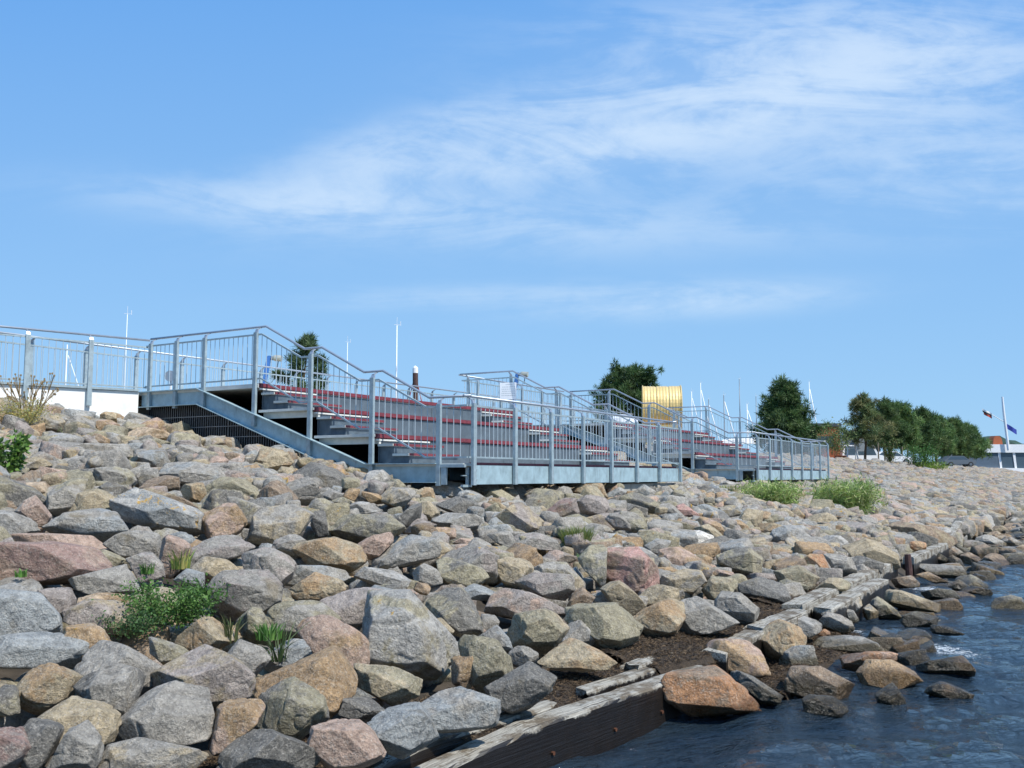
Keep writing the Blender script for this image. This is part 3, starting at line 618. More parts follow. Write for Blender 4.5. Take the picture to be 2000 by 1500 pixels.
g|0.55 11.26 0.85 0.05 0.10|-29,3 -2,13 17,12 29,-3 29,-12 19,-13 11,-3|1|long low grey boulder down and left of the round grass tuft
y|0.99 11.78 0.89 0.08 0.09|-17,8 -5,20 17,25 17,9 14,-21 9,-24 -5,-12 -14,-3|1|big upright olive-grey boulder down and right of the round grass tuft
P|1.49 11.95 0.81 0.12 0.10|-33,-7 -31,26 3,28 12,25 31,7 32,-20 10,-28 -6,-19|1|pink flat-topped boulder with a dark overhanging front
t|1.20 10.42 0.66 0.11 0.13|-23,15 -2,19 10,10 23,-7 5,-18 -5,-2 -20,10|1|tan tongue-shaped boulder right below the pink flat-topped boulder
o|0.74 10.31 0.69 0.07 0.13|-14,-10 -5,10 0,11 14,2 8,-7 -8,-11|0|small angular orange-brown boulder down and left of the pink flat-topped boulder
g|1.03 10.62 0.65 0.10 0.13|-15,-2 -7,10 8,4 15,-5 -4,-10|0|small angular grey boulder down and left of the pink flat-topped boulder
t|1.70 11.17 0.61 0.15 0.12|-23,-1 -2,12 21,5 23,-5 8,-6 -16,-13|0|long low tan boulder above the orange mottled boulder
t|2.15 12.17 0.66 0.18 0.11|-29,-3 3,15 24,12 29,1 20,-15 -5,-15|1|angular tan boulder right of the pink flat-topped boulder
p|2.42 13.51 0.80 0.18 0.09|-36,-1 -34,14 -7,19 14,4 35,-8 14,-12 -6,-14 -22,-20|1|big angular pink-tinged boulder down and left of the white boulder
W|3.13 16.27 0.94 0.19 0.06|-32,-6 -4,12 26,1 32,-8 2,-12 -28,-13|0|bright white rock cap above an orange-tan boulder
o|2.97 15.07 0.82 0.19 0.08|-29,4 25,12 28,-4 18,-12 -5,-8|0|long low orange-brown boulder below the white boulder
o|3.67 17.74 1.05 0.20 0.05|-27,8 -15,17 18,6 26,-10 22,-17 -1,-6|0|long low orange-brown boulder up and right of the white boulder
t|3.48 16.70 0.96 0.21 0.06|-28,9 -6,18 28,-17 8,-17 -18,0|0|big long low tan boulder right of the white boulder
d|4.04 17.12 0.88 0.23 0.06|-23,3 -14,15 4,12 23,-3 21,-10 -10,-15|0|dark round boulder just right of the white boulder
y|3.03 17.33 1.08 0.17 0.05|-26,7 -6,11 26,0 24,-10 -24,-12|0|long low olive-grey boulder up and left of the white boulder
P|3.53 19.23 1.25 0.18 0.04|-23,11 -2,17 23,-4 17,-16 -10,-6|0|long low pink boulder above the white boulder
g|3.19 18.98 1.28 0.17 0.04|-29,14 -6,16 28,-16 6,-14 -24,-1|0|long low grey boulder right of the olive-tan boulder
y|2.54 19.00 1.45 0.13 0.03|-37,10 4,20 37,0 34,-15 19,-20 1,-10|0|olive-tan rounded boulder below the right part of the long beam
d|2.28 18.13 1.34 0.13 0.04|-29,8 -5,13 29,1 29,-13 5,-13 -15,-6|0|long low dark grey boulder down and left of the olive-tan boulder
m|1.41 16.81 1.42 0.08 0.03|-24,-7 -28,18 -14,22 26,13 28,-2 17,-20 -1,-22|0|big angular mauve-grey boulder right of the red-streaked boulder
t|1.59 19.35 1.66 0.08 0.02|-34,6 -18,14 21,17 34,-12 -3,-17|0|angular tan boulder up and right of the red-streaked boulder
r|0.85 16.10 1.42 0.05 0.04|-27,-4 -7,13 18,19 27,2 -3,-19 -14,-17|0|red-streaked dark boulder below the middle of the long steel beam
y|0.99 15.12 1.24 0.07 0.05|-26,0 14,14 26,2 20,-10 -18,-14|0|long low olive-grey boulder down and right of the red-streaked boulder
m|1.84 16.11 1.21 0.11 0.05|-25,4 -20,17 1,15 24,-15 -8,-17|0|angular mauve-grey boulder down and left of the olive-tan boulder
y|2.06 16.14 1.19 0.13 0.05|-22,19 -3,17 18,-2 22,-19 5,-17|0|long low olive-grey boulder below the olive-tan boulder
t|1.44 15.42 1.14 0.09 0.06|-19,-2 -4,8 10,4 18,-6 -2,-8|0|small long low tan boulder up and right of the round grass tuft
y|0.60 17.65 1.62 0.03 0.02|-34,1 -15,13 18,8 34,-1 20,-8 -1,-8 -23,-13|0|long low olive-grey boulder up and left of the red-streaked boulder
g|0.30 13.00 1.10 0.02 0.07|-22,10 4,12 36,-8 22,-12 -30,-3 -36,7|0|long low grey boulder down and right of the broad mauve boulder
m|0.61 12.43 0.95 0.05 0.08|-22,8 22,3 22,-8 -11,-8|0|small long low mauve-grey boulder down and left of the round grass tuft
o|1.75 14.42 0.97 0.12 0.07|-21,9 21,10 17,-7 -17,-10|0|long low orange-brown boulder above the pink flat-topped boulder
g|2.18 14.35 0.91 0.15 0.08|-19,6 -4,14 19,9 -2,-14|0|angular grey boulder up and right of the pink flat-topped boulder
y|3.42 14.41 0.71 0.23 0.09|-32,4 -18,18 14,20 32,5 29,-19 11,-12 -26,-5|1|big angular olive-grey boulder up and left of the dark green-grey boulder
y|2.61 12.10 0.56 0.21 0.12|-21,1 -10,16 18,15 21,-3 -1,-9 -7,-16|0|angular olive-grey boulder left of the dark green-grey boulder
p|2.99 13.57 0.60 0.22 0.10|-17,-6 -3,7 17,2 17,-7|0|small long low pink-tinged boulder up and left of the dark green-grey boulder
d|3.25 12.43 0.52 0.26 0.11|-31,2 -17,11 6,16 25,9 31,-7 27,-15 -11,-13|1|dark green-grey boulder overhanging a patch of brown seaweed
g|2.98 21.42 1.62 0.14 0.02|-24,-7 4,16 24,1 15,-16|0|nearest angular grey boulder above the olive-tan boulder
t|3.95 23.52 1.64 0.17 0.01|-22,-5 -6,9 22,11 6,-11|0|small angular tan boulder up and right of the olive-tan boulder
g|3.83 21.70 1.53 0.17 0.02|-7,7 8,22 33,-13 33,-21 -33,-19|0|angular grey boulder right of the olive-tan boulder
b|4.19 20.30 1.23 0.20 0.04|-32,15 0,15 32,-6 16,-15 -22,-12|0|long low blue-grey boulder above the white boulder
g|4.76 20.95 1.18 0.22 0.04|-23,10 7,13 23,2 17,-12 -4,-7|0|long low grey boulder up and right of the white boulder
t|4.99 19.92 1.08 0.25 0.04|-23,2 -10,21 18,16 23,-13 7,-21 -18,-8|0|angular tan boulder down and left of the left reedy clump
o|4.43 19.02 1.00 0.23 0.05|-25,11 5,11 25,-6 -10,-11|0|angular orange-brown boulder up and right of the white boulder
k|9.88 23.14 0.54 0.40 0.06|-79,6 -49,28 -12,32 31,24 77,-6 68,-15 48,-31 1,-23 -56,-12|1|broad brown-grey boulder with a dark right end near the far planks
t|6.61 17.65 0.54 0.36 0.08|-47,16 -40,28 -18,22 46,-14 44,-21 29,-28 -11,-22 -35,-7|1|long grey-tan boulder sloping down to the far plank
q|4.87 15.38 0.55 0.31 0.09|-22,7 -8,18 11,16 22,-9 20,-17 -1,-14|0|reddish-orange boulder above the far plank
g|5.36 15.67 0.53 0.33 0.09|-24,14 -12,18 11,17 24,-18 6,-18 -9,-11|0|angular grey boulder right of the reddish boulder
h|6.18 18.58 0.65 0.32 0.07|-35,4 -21,17 26,18 35,-4 16,-17 -33,-8|0|big long low pale grey boulder up and right of the reddish boulder
t|4.05 13.70 0.53 0.29 0.10|-29,17 4,18 30,1 22,-15 12,-17 -16,-9|1|big angular tan boulder down and left of the reddish boulder
t|4.55 13.70 0.43 0.32 0.11|-24,-6 -10,10 11,11 24,1 -9,-11|0|long low tan boulder down and right of the reddish boulder
g|5.63 18.54 0.77 0.29 0.06|-21,12 -7,19 21,0 11,-19 -12,-10|0|angular grey boulder above the reddish boulder
g|5.12 18.27 0.84 0.27 0.06|-22,7 11,19 20,8 22,-16 -9,-19|0|blocky grey boulder below the left reedy clump
g|7.86 22.68 0.77 0.33 0.05|-32,-7 -8,12 15,9 31,-2 -9,-12|0|long low grey boulder below the right reedy clump
t|7.28 22.45 0.91 0.31 0.05|-34,10 12,20 34,2 14,-19 -12,-8|0|big angular tan boulder down and left of the right reedy clump
o|7.57 20.96 0.61 0.35 0.06|-26,11 16,11 26,-2 0,-11|0|long low orange-brown boulder up and left of the long boulder by the far plank
g|8.48 18.91 0.11 0.42 0.09|-43,5 -24,13 22,12 42,-2 17,-13 -15,-7|0|flat grey boulder lying at the water's edge beside the far plank
d|12.39 26.47 0.44 0.44 0.05|-19,1 1,19 20,13 19,-5 -7,-19|0|angular dark grey boulder left of the far plank end
g|13.44 26.89 0.13 0.46 0.06|-39,4 -6,19 35,-1 37,-18 -33,-21|0|big long low grey boulder down and right of the far plank end
q|8.76 20.75 0.45 0.40 0.07|-18,1 -7,12 18,5 17,-12 0,-12|0|angular rust-orange boulder below the broad brown boulder
k|6.78 16.60 0.16 0.39 0.10|-22,3 7,11 22,-6 -15,-11|0|long low brown boulder down and right of the long boulder by the far plank
k|7.79 17.84 0.10 0.41 0.10|-26,9 3,11 26,-7 4,-10|0|long low brown boulder below the broad brown boulder
e|7.77 16.67 0.07 0.44 0.10|-19,0 -1,12 19,-2 7,-12|0|angular wet dark boulder below the far plank end
t|6.54 22.93 1.07 0.28 0.04|-20,14 0,14 21,-4 -21,-14|0|angular tan boulder down and right of the left reedy clump
p|10.71 26.84 0.72 0.38 0.04|-27,-8 -6,14 27,4 9,-14|0|second-nearest angular pink-tinged boulder up and left of the broad brown boulder
h|12.94 29.92 0.69 0.41 0.04|-33,3 4,20 33,1 25,-19 -19,-12|0|angular pale grey boulder above the broad brown boulder
o|21.77 48.12 1.05 0.42 0.02|-35,3 -6,10 30,7 35,-6 -18,-10|0|small long low orange-brown boulder down and right of the bright green bush
o|19.07 42.18 0.87 0.42 0.02|-31,-5 -10,10 11,10 31,-1 -11,-10|0|small long low orange-brown boulder up and right of the broad brown boulder
d|15.33 38.85 1.21 0.38 0.02|-19,-1 -5,10 15,7 19,-8 -20,-10|0|small long low dark grey boulder right of the right reedy clump
y|3.94 13.45 0.46 0.28 0.11|-8,9 -19,2 -12,-8 15,-9 19,0|0|small long low olive-grey boulder right of the dark green-grey boulder
d|6.07 16.43 0.47 0.35 0.09|-26,13 -6,14 19,4 26,-11 -3,-14 -19,-6|0|angular dark grey boulder below the long boulder by the far plank
e|8.92 18.43 0.05 0.45 0.09|-14,4 -3,7 14,1 10,-7 -12,-8|0|small angular wet dark boulder below the far plank end
e|7.84 16.27 0.05 0.45 0.11|-24,1 -5,8 24,1 14,-8 -13,-7|0|long low wet dark boulder below the far plank end
e|6.82 15.31 0.08 0.42 0.11|-28,5 -9,12 17,9 27,-5 9,-11 -19,-7|0|long low wet dark boulder below the broad brown boulder
k|10.66 23.04 0.17 0.43 0.07|-18,2 -1,12 18,-2 9,-12 -19,-10|0|angular brown boulder down and left of the far plank end
e|9.52 21.33 0.16 0.42 0.08|-14,5 -3,11 14,-2 9,-11 -15,-12|0|angular wet dark boulder down and right of the broad brown boulder
k|-7.90 14.96 2.53 -0.49 -0.03|8,-15 -10,-16 -22,-2 -18,14 -5,19 21,8 24,-1|0|angular brown boulder above the leafy green plant
t|-5.27 17.26 2.35 -0.30 -0.02|16,-20 1,-21 -28,-8 -30,11 -15,19 8,18 19,10 29,-4|0|angular tan boulder right of the cream flat boulder
y|-0.24 16.76 1.60 -0.01 0.02|29,-5 -1,-17 -26,-14 -27,2 -11,16 15,16 31,8|0|angular olive-grey boulder up and left of the broad mauve boulder
k|10.73 21.44 0.04 0.46 0.08|18,-15 -8,-20 -27,-10 -27,3 -12,21 14,19 31,6|0|big angular brown boulder down and right of the far plank end
b|-6.95 13.22 2.24 -0.48 -0.02|9,-8 -7,-12 -19,-6 -9,8 4,12 20,2|0|angular blue-grey boulder down and right of the leafy green plant
y|-6.38 12.17 2.05 -0.48 -0.00|16,1 2,-10 -11,-9 -16,-4 -15,0 -6,7 7,9 17,4|0|small long low olive-grey boulder below the leafy green plant
o|4.64 16.71 0.62 0.27 0.08|16,-9 1,-13 -20,-8 -18,5 -8,10 16,13 22,5|0|angular orange-brown boulder left of the reddish boulder
y|6.62 24.60 1.18 0.26 0.03|18,-21 -19,-20 -31,7 -21,19 20,16 26,-1|0|angular olive-grey boulder below the left reedy clump
o|-4.25 15.52 2.03 -0.27 -0.00|13,-11 -2,-14 -17,0 -14,9 8,14 18,2|0|small angular orange-brown boulder up and right of the rounded orange boulder
g|4.59 17.76 0.76 0.25 0.07|21,-1 -2,-15 -8,-12 -21,-9 -14,7 -9,12 10,13 22,7|0|angular grey boulder below the left reedy clump
k|6.38 25.56 1.35 0.24 0.02|6,-20 -13,-16 -26,12 -10,19 20,8 29,-11|0|angular brown boulder left of the left reedy clump
e|11.46 21.81 0.02 0.48 0.08|18,-11 -12,-18 -24,-7 -15,10 14,17 21,8|0|angular wet dark boulder down and right of the far plank end
g|1.11 27.28 2.31 0.04 -0.01|14,-21 -13,-18 -28,4 -14,19 18,17 28,-4|0|angular grey boulder above the red-streaked boulder
k|14.02 26.91 0.04 0.48 0.06|6,-22 -15,-14 -28,3 -12,23 16,18 32,-7|0|second-nearest angular brown boulder right of the far plank end
t|-5.04 18.15 2.40 -0.27 -0.02|14,-10 -7,-12 -20,-2 -14,11 1,11 18,5 20,-6|0|small angular tan boulder up and left of the slab under the stringer
b|2.23 20.40 1.55 0.11 0.02|21,-1 2,-14 -13,-15 -25,-6 -22,2 -2,14 4,18 20,8|0|angular blue-grey boulder left of the olive-tan boulder
m|3.06 26.16 1.87 0.12 0.00|11,-19 -11,-19 -27,-1 -6,20 13,18 28,-7|0|blocky mauve-grey boulder up and left of the olive-tan boulder
h|9.80 26.10 0.73 0.36 0.05|13,-18 -3,-18 -23,-5 -30,4 -9,22 7,17 18,9 29,-9|0|angular pale grey boulder down and right of the right reedy clump
d|2.55 27.67 2.13 0.09 -0.00|26,-10 -7,-20 -30,-5 -26,8 15,22 27,13|0|angular dark grey boulder up and left of the olive-tan boulder
g|6.42 28.30 1.64 0.22 0.01|10,-23 -11,-18 -23,-8 -23,14 -1,19 17,18 27,-10|0|blocky grey boulder left of the left reedy clump
b|2.04 27.90 2.23 0.07 -0.01|23,-12 -14,-22 -26,-1 -10,17 16,17 28,3|0|angular blue-grey boulder above the red-streaked boulder
g|9.73 28.01 0.97 0.33 0.03|4,-22 -24,-7 -26,5 -14,23 11,14 26,-9|0|angular grey boulder down and left of the right reedy clump
b|-1.31 29.08 2.86 -0.04 -0.03|0,-24 -24,-7 -25,8 -6,22 24,5 24,-16|0|angular blue-grey boulder above the flat pale boulder
t|8.68 29.21 1.33 0.29 0.02|19,-15 -19,-16 -31,8 -8,21 13,19 26,2|0|angular tan boulder right of the left reedy clump
o|4.84 23.58 1.42 0.20 0.02|15,-11 6,-13 -21,-13 -30,-5 -18,8 0,16 20,9 29,-2|0|angular orange-brown boulder above the white boulder
g|3.88 27.64 1.89 0.14 0.00|6,-19 -15,-15 -28,7 -4,20 23,9 30,-13|0|second-nearest angular grey boulder above the olive-tan boulder
k|10.55 22.13 0.07 0.44 0.08|14,-14 -1,-17 -17,-11 -18,7 0,15 15,11 24,-3|0|angular brown boulder below the far plank end
o|-2.58 12.55 1.57 -0.20 0.03|7,-7 1,-7 -14,-3 -16,1 -5,6 9,7 14,1|0|small angular orange-brown boulder below the slab under the stringer
g|6.58 21.87 0.86 0.29 0.05|16,-16 0,-14 -25,-1 -23,7 -17,12 0,14 20,6 25,-8|0|long low grey boulder down and right of the left reedy clump
m|8.68 27.21 1.08 0.31 0.03|21,-17 1,-17 -17,-12 -29,10 -14,15 12,17 19,12 26,-2|0|angular mauve-grey boulder left of the right reedy clump
d|0.56 28.13 2.46 0.02 -0.02|24,-9 -19,-15 -33,-2 -11,15 8,18 29,3|0|angular dark grey boulder up and left of the red-streaked boulder
y|3.37 30.29 2.25 0.11 -0.01|29,-5 3,-20 -19,-18 -30,-10 -24,9 -5,23 8,24 26,4|0|angular olive-grey boulder up and left of the olive-tan boulder
k|-0.53 29.11 2.71 -0.02 -0.02|10,-18 -14,-20 -28,-1 -17,18 9,19 25,-2|0|blocky brown boulder above the broad mauve boulder
t|11.53 30.43 0.90 0.36 0.03|21,-10 -3,-24 -25,-4 -15,14 0,21 28,16|0|blocky tan boulder right of the right reedy clump
p|4.82 29.79 1.95 0.16 0.00|14,-21 1,-21 -21,-7 -28,6 -20,17 0,22 25,3 26,-4|0|angular pink-tinged boulder up and right of the olive-tan boulder
m|4.16 31.09 2.20 0.13 -0.01|21,-12 0,-19 -22,-23 -26,-9 -12,18 2,23 28,9|0|angular mauve-grey boulder above the olive-tan boulder
g|5.55 26.76 1.63 0.20 0.01|21,-7 -4,-21 -15,-17 -24,-3 -10,14 8,18 21,14|0|angular grey boulder left of the left reedy clump
y|2.53 16.90 1.07 0.15 0.05|8,-9 -5,-10 -17,-1 -14,9 0,9 15,5 17,-4|0|small angular olive-grey boulder down and right of the olive-tan boulder
y|0.01 28.51 2.57 0.00 -0.02|17,-13 -3,-20 -19,-12 -25,-3 -13,14 5,19 21,10 28,4|0|angular olive-grey boulder above the broad mauve boulder
g|8.18 30.64 1.60 0.26 0.01|13,-16 1,-20 -23,-11 -23,11 -4,21 8,20 27,5|0|blocky grey boulder up and left of the left reedy clump
g|-1.88 29.24 2.99 -0.06 -0.03|20,-9 -2,-21 -20,-12 -24,-1 -12,14 17,19 24,8|0|angular grey boulder above the flat pale boulder
t|7.15 29.00 1.61 0.24 0.01|16,-18 -6,-18 -25,-3 -24,10 -9,20 -2,18 21,11 26,-5|0|angular tan boulder up and left of the left reedy clump
g|10.67 32.03 1.27 0.32 0.02|20,-16 -15,-17 -30,-6 -10,22 17,14 30,-3|0|nearest angular grey boulder up and left of the right reedy clump
b|14.93 32.71 0.50 0.43 0.04|21,-17 -9,-20 -27,-7 -24,12 -8,20 11,18 31,6|0|angular blue-grey boulder up and left of the far plank end
t|5.64 29.36 1.80 0.19 0.01|14,-17 -9,-14 -27,0 -6,15 15,11 30,0|0|angular tan boulder up and right of the olive-tan boulder
k|10.23 32.05 1.36 0.31 0.02|21,-12 9,-19 -24,-16 -26,-1 -17,14 6,20 23,7|0|angular brown boulder up and left of the right reedy clump
g|7.76 25.52 1.06 0.30 0.04|12,-9 -13,-16 -22,-8 -12,12 6,14 20,8|0|angular grey boulder down and right of the left reedy clump
p|12.07 29.06 0.63 0.39 0.04|13,-13 -9,-16 -25,-6 -18,11 9,18 25,4|0|nearest angular pink-tinged boulder up and left of the broad brown boulder
b|15.58 32.77 0.42 0.44 0.04|14,-20 -12,-15 -28,-5 -23,14 6,19 24,8 31,-5|0|angular blue-grey boulder above the far plank end
m|13.30 32.75 0.83 0.39 0.03|16,-17 -6,-16 -22,-9 -22,12 -4,21 14,16 29,-2|0|angular mauve-grey boulder up and left of the broad brown boulder
t|12.05 34.65 1.31 0.33 0.02|21,-7 -3,-23 -24,-13 -28,-7 -16,13 19,20 32,10|0|angular tan boulder above the right reedy clump
t|15.55 36.80 0.87 0.40 0.03|25,-11 17,-17 -17,-19 -31,-9 -27,0 -8,18 16,18 31,11|0|angular tan boulder above the broad brown boulder
t|13.78 36.07 1.14 0.36 0.02|3,-23 -19,-10 -26,13 -8,22 26,10 26,-12|0|angular tan boulder right of the right reedy clump
p|9.74 33.61 1.63 0.28 0.01|7,-20 -20,-10 -29,7 -15,19 2,17 24,-1 27,-13|0|angular pink-tinged boulder up and right of the left reedy clump
t|-0.05 31.69 2.92 -0.00 -0.03|19,-12 -16,-16 -29,-4 -26,9 -7,18 14,17 25,-7|0|angular tan boulder above the broad mauve boulder
y|1.93 32.05 2.60 0.06 -0.02|19,-11 -9,-17 -25,-9 -27,5 -5,15 7,16 30,0|0|small angular olive-grey boulder above the red-streaked boulder
h|13.82 38.07 1.37 0.35 0.02|25,-11 0,-22 -27,-17 -15,14 -3,20 22,15|0|blocky pale grey boulder up and right of the right reedy clump
e|9.86 21.35 0.08 0.43 0.08|1,-13 -9,-8 -18,8 -2,13 9,7 18,-9|0|small angular wet dark boulder down and left of the far plank end
k|16.51 32.40 0.09 0.47 0.05|17,-11 5,-17 -18,-15 -26,-1 -12,15 8,20 23,7|0|nearest angular brown boulder right of the far plank end
e|19.02 36.41 0.08 0.48 0.05|19,-19 -7,-20 -25,3 -20,19 -3,18 18,8 27,-14|0|angular wet dark boulder right of the far plank end
m|18.58 39.66 0.61 0.44 0.03|14,-22 -16,-17 -29,-6 -18,19 12,19 33,-1|0|angular mauve-grey boulder above the far plank end
g|13.12 38.66 1.58 0.33 0.01|6,-22 0,-24 -23,-9 -24,13 -18,23 10,18 25,6 24,-14|0|second-nearest angular grey boulder up and left of the right reedy clump
d|17.34 38.27 0.69 0.43 0.03|10,-20 -13,-18 -27,-4 -8,20 9,16 28,-4|0|blocky dark grey boulder up and right of the broad brown boulder
g|14.71 36.63 1.02 0.38 0.02|6,-19 -10,-16 -28,5 -16,20 6,18 20,5 27,-7|0|angular grey boulder right of the right reedy clump
d|12.01 37.23 1.62 0.31 0.01|18,-12 -4,-23 -19,-13 -27,-3 -17,16 13,18 28,10|0|small angular dark grey boulder up and left of the right reedy clump"""
ind = []
for i, line in enumerate(ROCKS.strip().split('\n')):
    cc, pos, ol, big, lab = line.split('|'); cx, cy, cz, yaw, tilt = map(float, pos.split())
    o2 = np.array([[float(a) for a in q_.split(',')] for q_ in ol.split()]) / 100
    rg = np.random.default_rng(100 + i)
    # outline plane faces the water; basis R (sideways), Vv (up the face), Fw (outward)
    d = np.array([math.sin(yaw) * math.cos(tilt), math.cos(yaw) * math.cos(tilt), -math.sin(tilt)])
    Rv = np.array([d[1], -d[0], 0]); Rv /= np.linalg.norm(Rv); Vv = np.cross(Rv, d); Fw = -d
    c0 = o2.mean(0); o2 = o2 - c0
    wd, ht = np.ptp(o2, axis=0); mn = min(wd, ht)
    pl = []; di = []
    n = len(o2)
    for j in range(n):
        a, b = o2[j], o2[(j + 1) % n]; e = b - a; L = np.hypot(*e)
        if L < 1e-4: continue
        nn = np.array([e[1], -e[0]]) / L; dd = nn @ a
        if dd < 0: nn = -nn; dd = -dd
        # keep only supporting edges
        sup = (o2 @ nn).max(); dd = max(dd, .0); dd = .5 * dd + .5 * sup if sup > dd else dd
        ti = rg.uniform(-.12, .55) * rg.choice([1, .4]); nv = nn[0] * Rv + nn[1] * Vv + ti * Fw; ln = np.linalg.norm(nv)
        pl.append(nv / ln); di.append(max(dd / ln, .12 * mn))
    dep = .5 * (wd + ht) * .5
    def add(a, b, c, q_):
        nv = a * Rv + b * Vv + c * Fw; nv = nv / np.linalg.norm(nv); pl.append(nv); di.append(q_)
    rx = rg.uniform(-.7, .7); fr = rg.uniform(.26, .40)
    add(rx, rg.uniform(.65, 1.2), rg.uniform(.45, .8), mn * fr * rg.uniform(.9, 1.15))
    add(-rx * .7 + rg.uniform(-.25, .25), rg.uniform(-.35, .15), 1.0, mn * rg.uniform(.28, .40))
    if rg.random() < .6: sg = rg.choice([-1, 1]); add(sg * 1.0, rg.uniform(-.5, .4), .6, wd * rg.uniform(.26, .36))
    if rg.random() < .5: add(rg.uniform(-.4, .4), -.9, .4, ht * rg.uniform(.30, .40))
    for b_ in range(4): add(rg.uniform(-1, 1), rg.uniform(-1, 1), -.9, dep * rg.uniform(.8, 1.0))
    add(0, 0, 1, dep * .85); add(0, 0, -1, dep * 1.0)
    soft = 110 if 'smooth' not in lab and 'round' not in lab.split(' of ')[0] else 14
    if rg.random() < .12: soft = min(soft, 30)
    SZ = np.array([wd, wd, ht * 1.1]); Xc, _ = rock_shape(np.array(pl), np.array(di), 3, soft, SZ, i % 97, 0)
    for q_ in range(3):
        nv = rg.normal(0, 1) * Rv + rg.normal(0, 1) * Vv + abs(rg.normal(0, .9)) * Fw; nv /= np.linalg.norm(nv)
        pl.append(nv); di.append((Xc @ nv).max() * rg.uniform(.74, .90))
    X_, Fc = rock_shape(np.array(pl), np.array(di), 6 if wd * ht > .10 and big == '1' or wd * 1850 / math.hypot(cx, cy) > 75 else 5, soft, SZ, i % 97)
    for ax_, want in ((Rv, wd * 1.10), (Vv, ht * 1.10)):
        pr = X_ @ ax_; f_ = min(1.8, want / np.ptp(pr)); mid = (pr.max() + pr.min()) / 2
        X_ = X_ + np.outer((pr - mid) * f_ - pr, ax_)
    bc = (o2.max(0) + o2.min(0)) / 2
    off = (c0[0] + bc[0]) * Rv + (c0[1] + bc[1]) * Vv
    loc = np.array([cx, cy, cz]) + off - Fw * dep * .35
    j = .88 + .24 * rg.random()
    ca = np.array(CT[cc]) * j; cb = np.array(CT[rg.choice(list(C2[cc]))]) * (.85 + .3 * rg.random())
    li = rg.random() ; li = .5 + .3 * rg.random() if li > .86 else (.2 if li > .6 else 0)
    if 'yellow' in lab.split('boulder')[0] or 'lichen' in lab.split('boulder')[0] or 'yellow' in lab[:45]: li = .72
    if cc in 'eWq': li = 0
    base = X_[:, 2].min() * .6
    o = npmesh('boulder', X_ - np.array([0, 0, base]), Fc, M['rock'], {'col': ca, 'col2': cb, 'lich': np.array([li, li, li])}, smooth=False)
    o.location = Vector(loc) + Vector((0, 0, base))
    tag(o, lab, 'boulder', 'boulders of the rock embankment')
    s_ = loc[0] * AX[0] + loc[1] * AX[1]; t_ = loc[0] * UX[0] + loc[1] * UX[1]
    ind.append((s_, t_, max(wd, .35) / 2))
ind = np.array(ind)

# the countless remaining stones: one object
rg = np.random.default_rng(3)
def bank_stone(sub, seed):
    r_ = np.random.default_rng(seed); n = 7
    pl = r_.standard_normal((n, 3)); pl /= np.linalg.norm(pl, axis=1)[:, None]
    sz = np.array([1, r_.uniform(.65, .95), r_.uniform(.5, .75)])
    di = r_.uniform(.33, .5, n) * (np.abs(pl) @ sz) ** .8
    caps = np.array([[1, 0, 0], [-1, 0, 0], [0, 1, 0], [0, -1, 0], [0, 0, 1], [0, 0, -1]], float)
    caps = caps + r_.normal(0, .12, caps.shape); caps /= np.linalg.norm(caps, axis=1)[:, None]
    pl = np.concatenate([pl, caps]); di = np.concatenate([di, np.repeat(sz, 2) * .52])
    Xc, _ = rock_shape(pl, di, 3, 48, sz, 1, 0)
    p2_ = r_.standard_normal((2, 3)); p2_ /= np.linalg.norm(p2_, axis=1)[:, None]
    di = np.concatenate([di, (Xc @ p2_.T).max(0) * r_.uniform(.70, .88, 2)]); pl = np.concatenate([pl, p2_])
    X_, Fc = rock_shape(pl, di, sub, 90, sz, seed % 89, 1.0)
    return X_, Fc
lib = {sub: [bank_stone(sub, 500 + k_) for k_ in range(22)] for sub in (2, 3, 4, 5)}
VV = []; FF = []; CA = []; CB = []; LI = []; off = 0
keys = list('ggggggggddmmmyyyttkpobh')
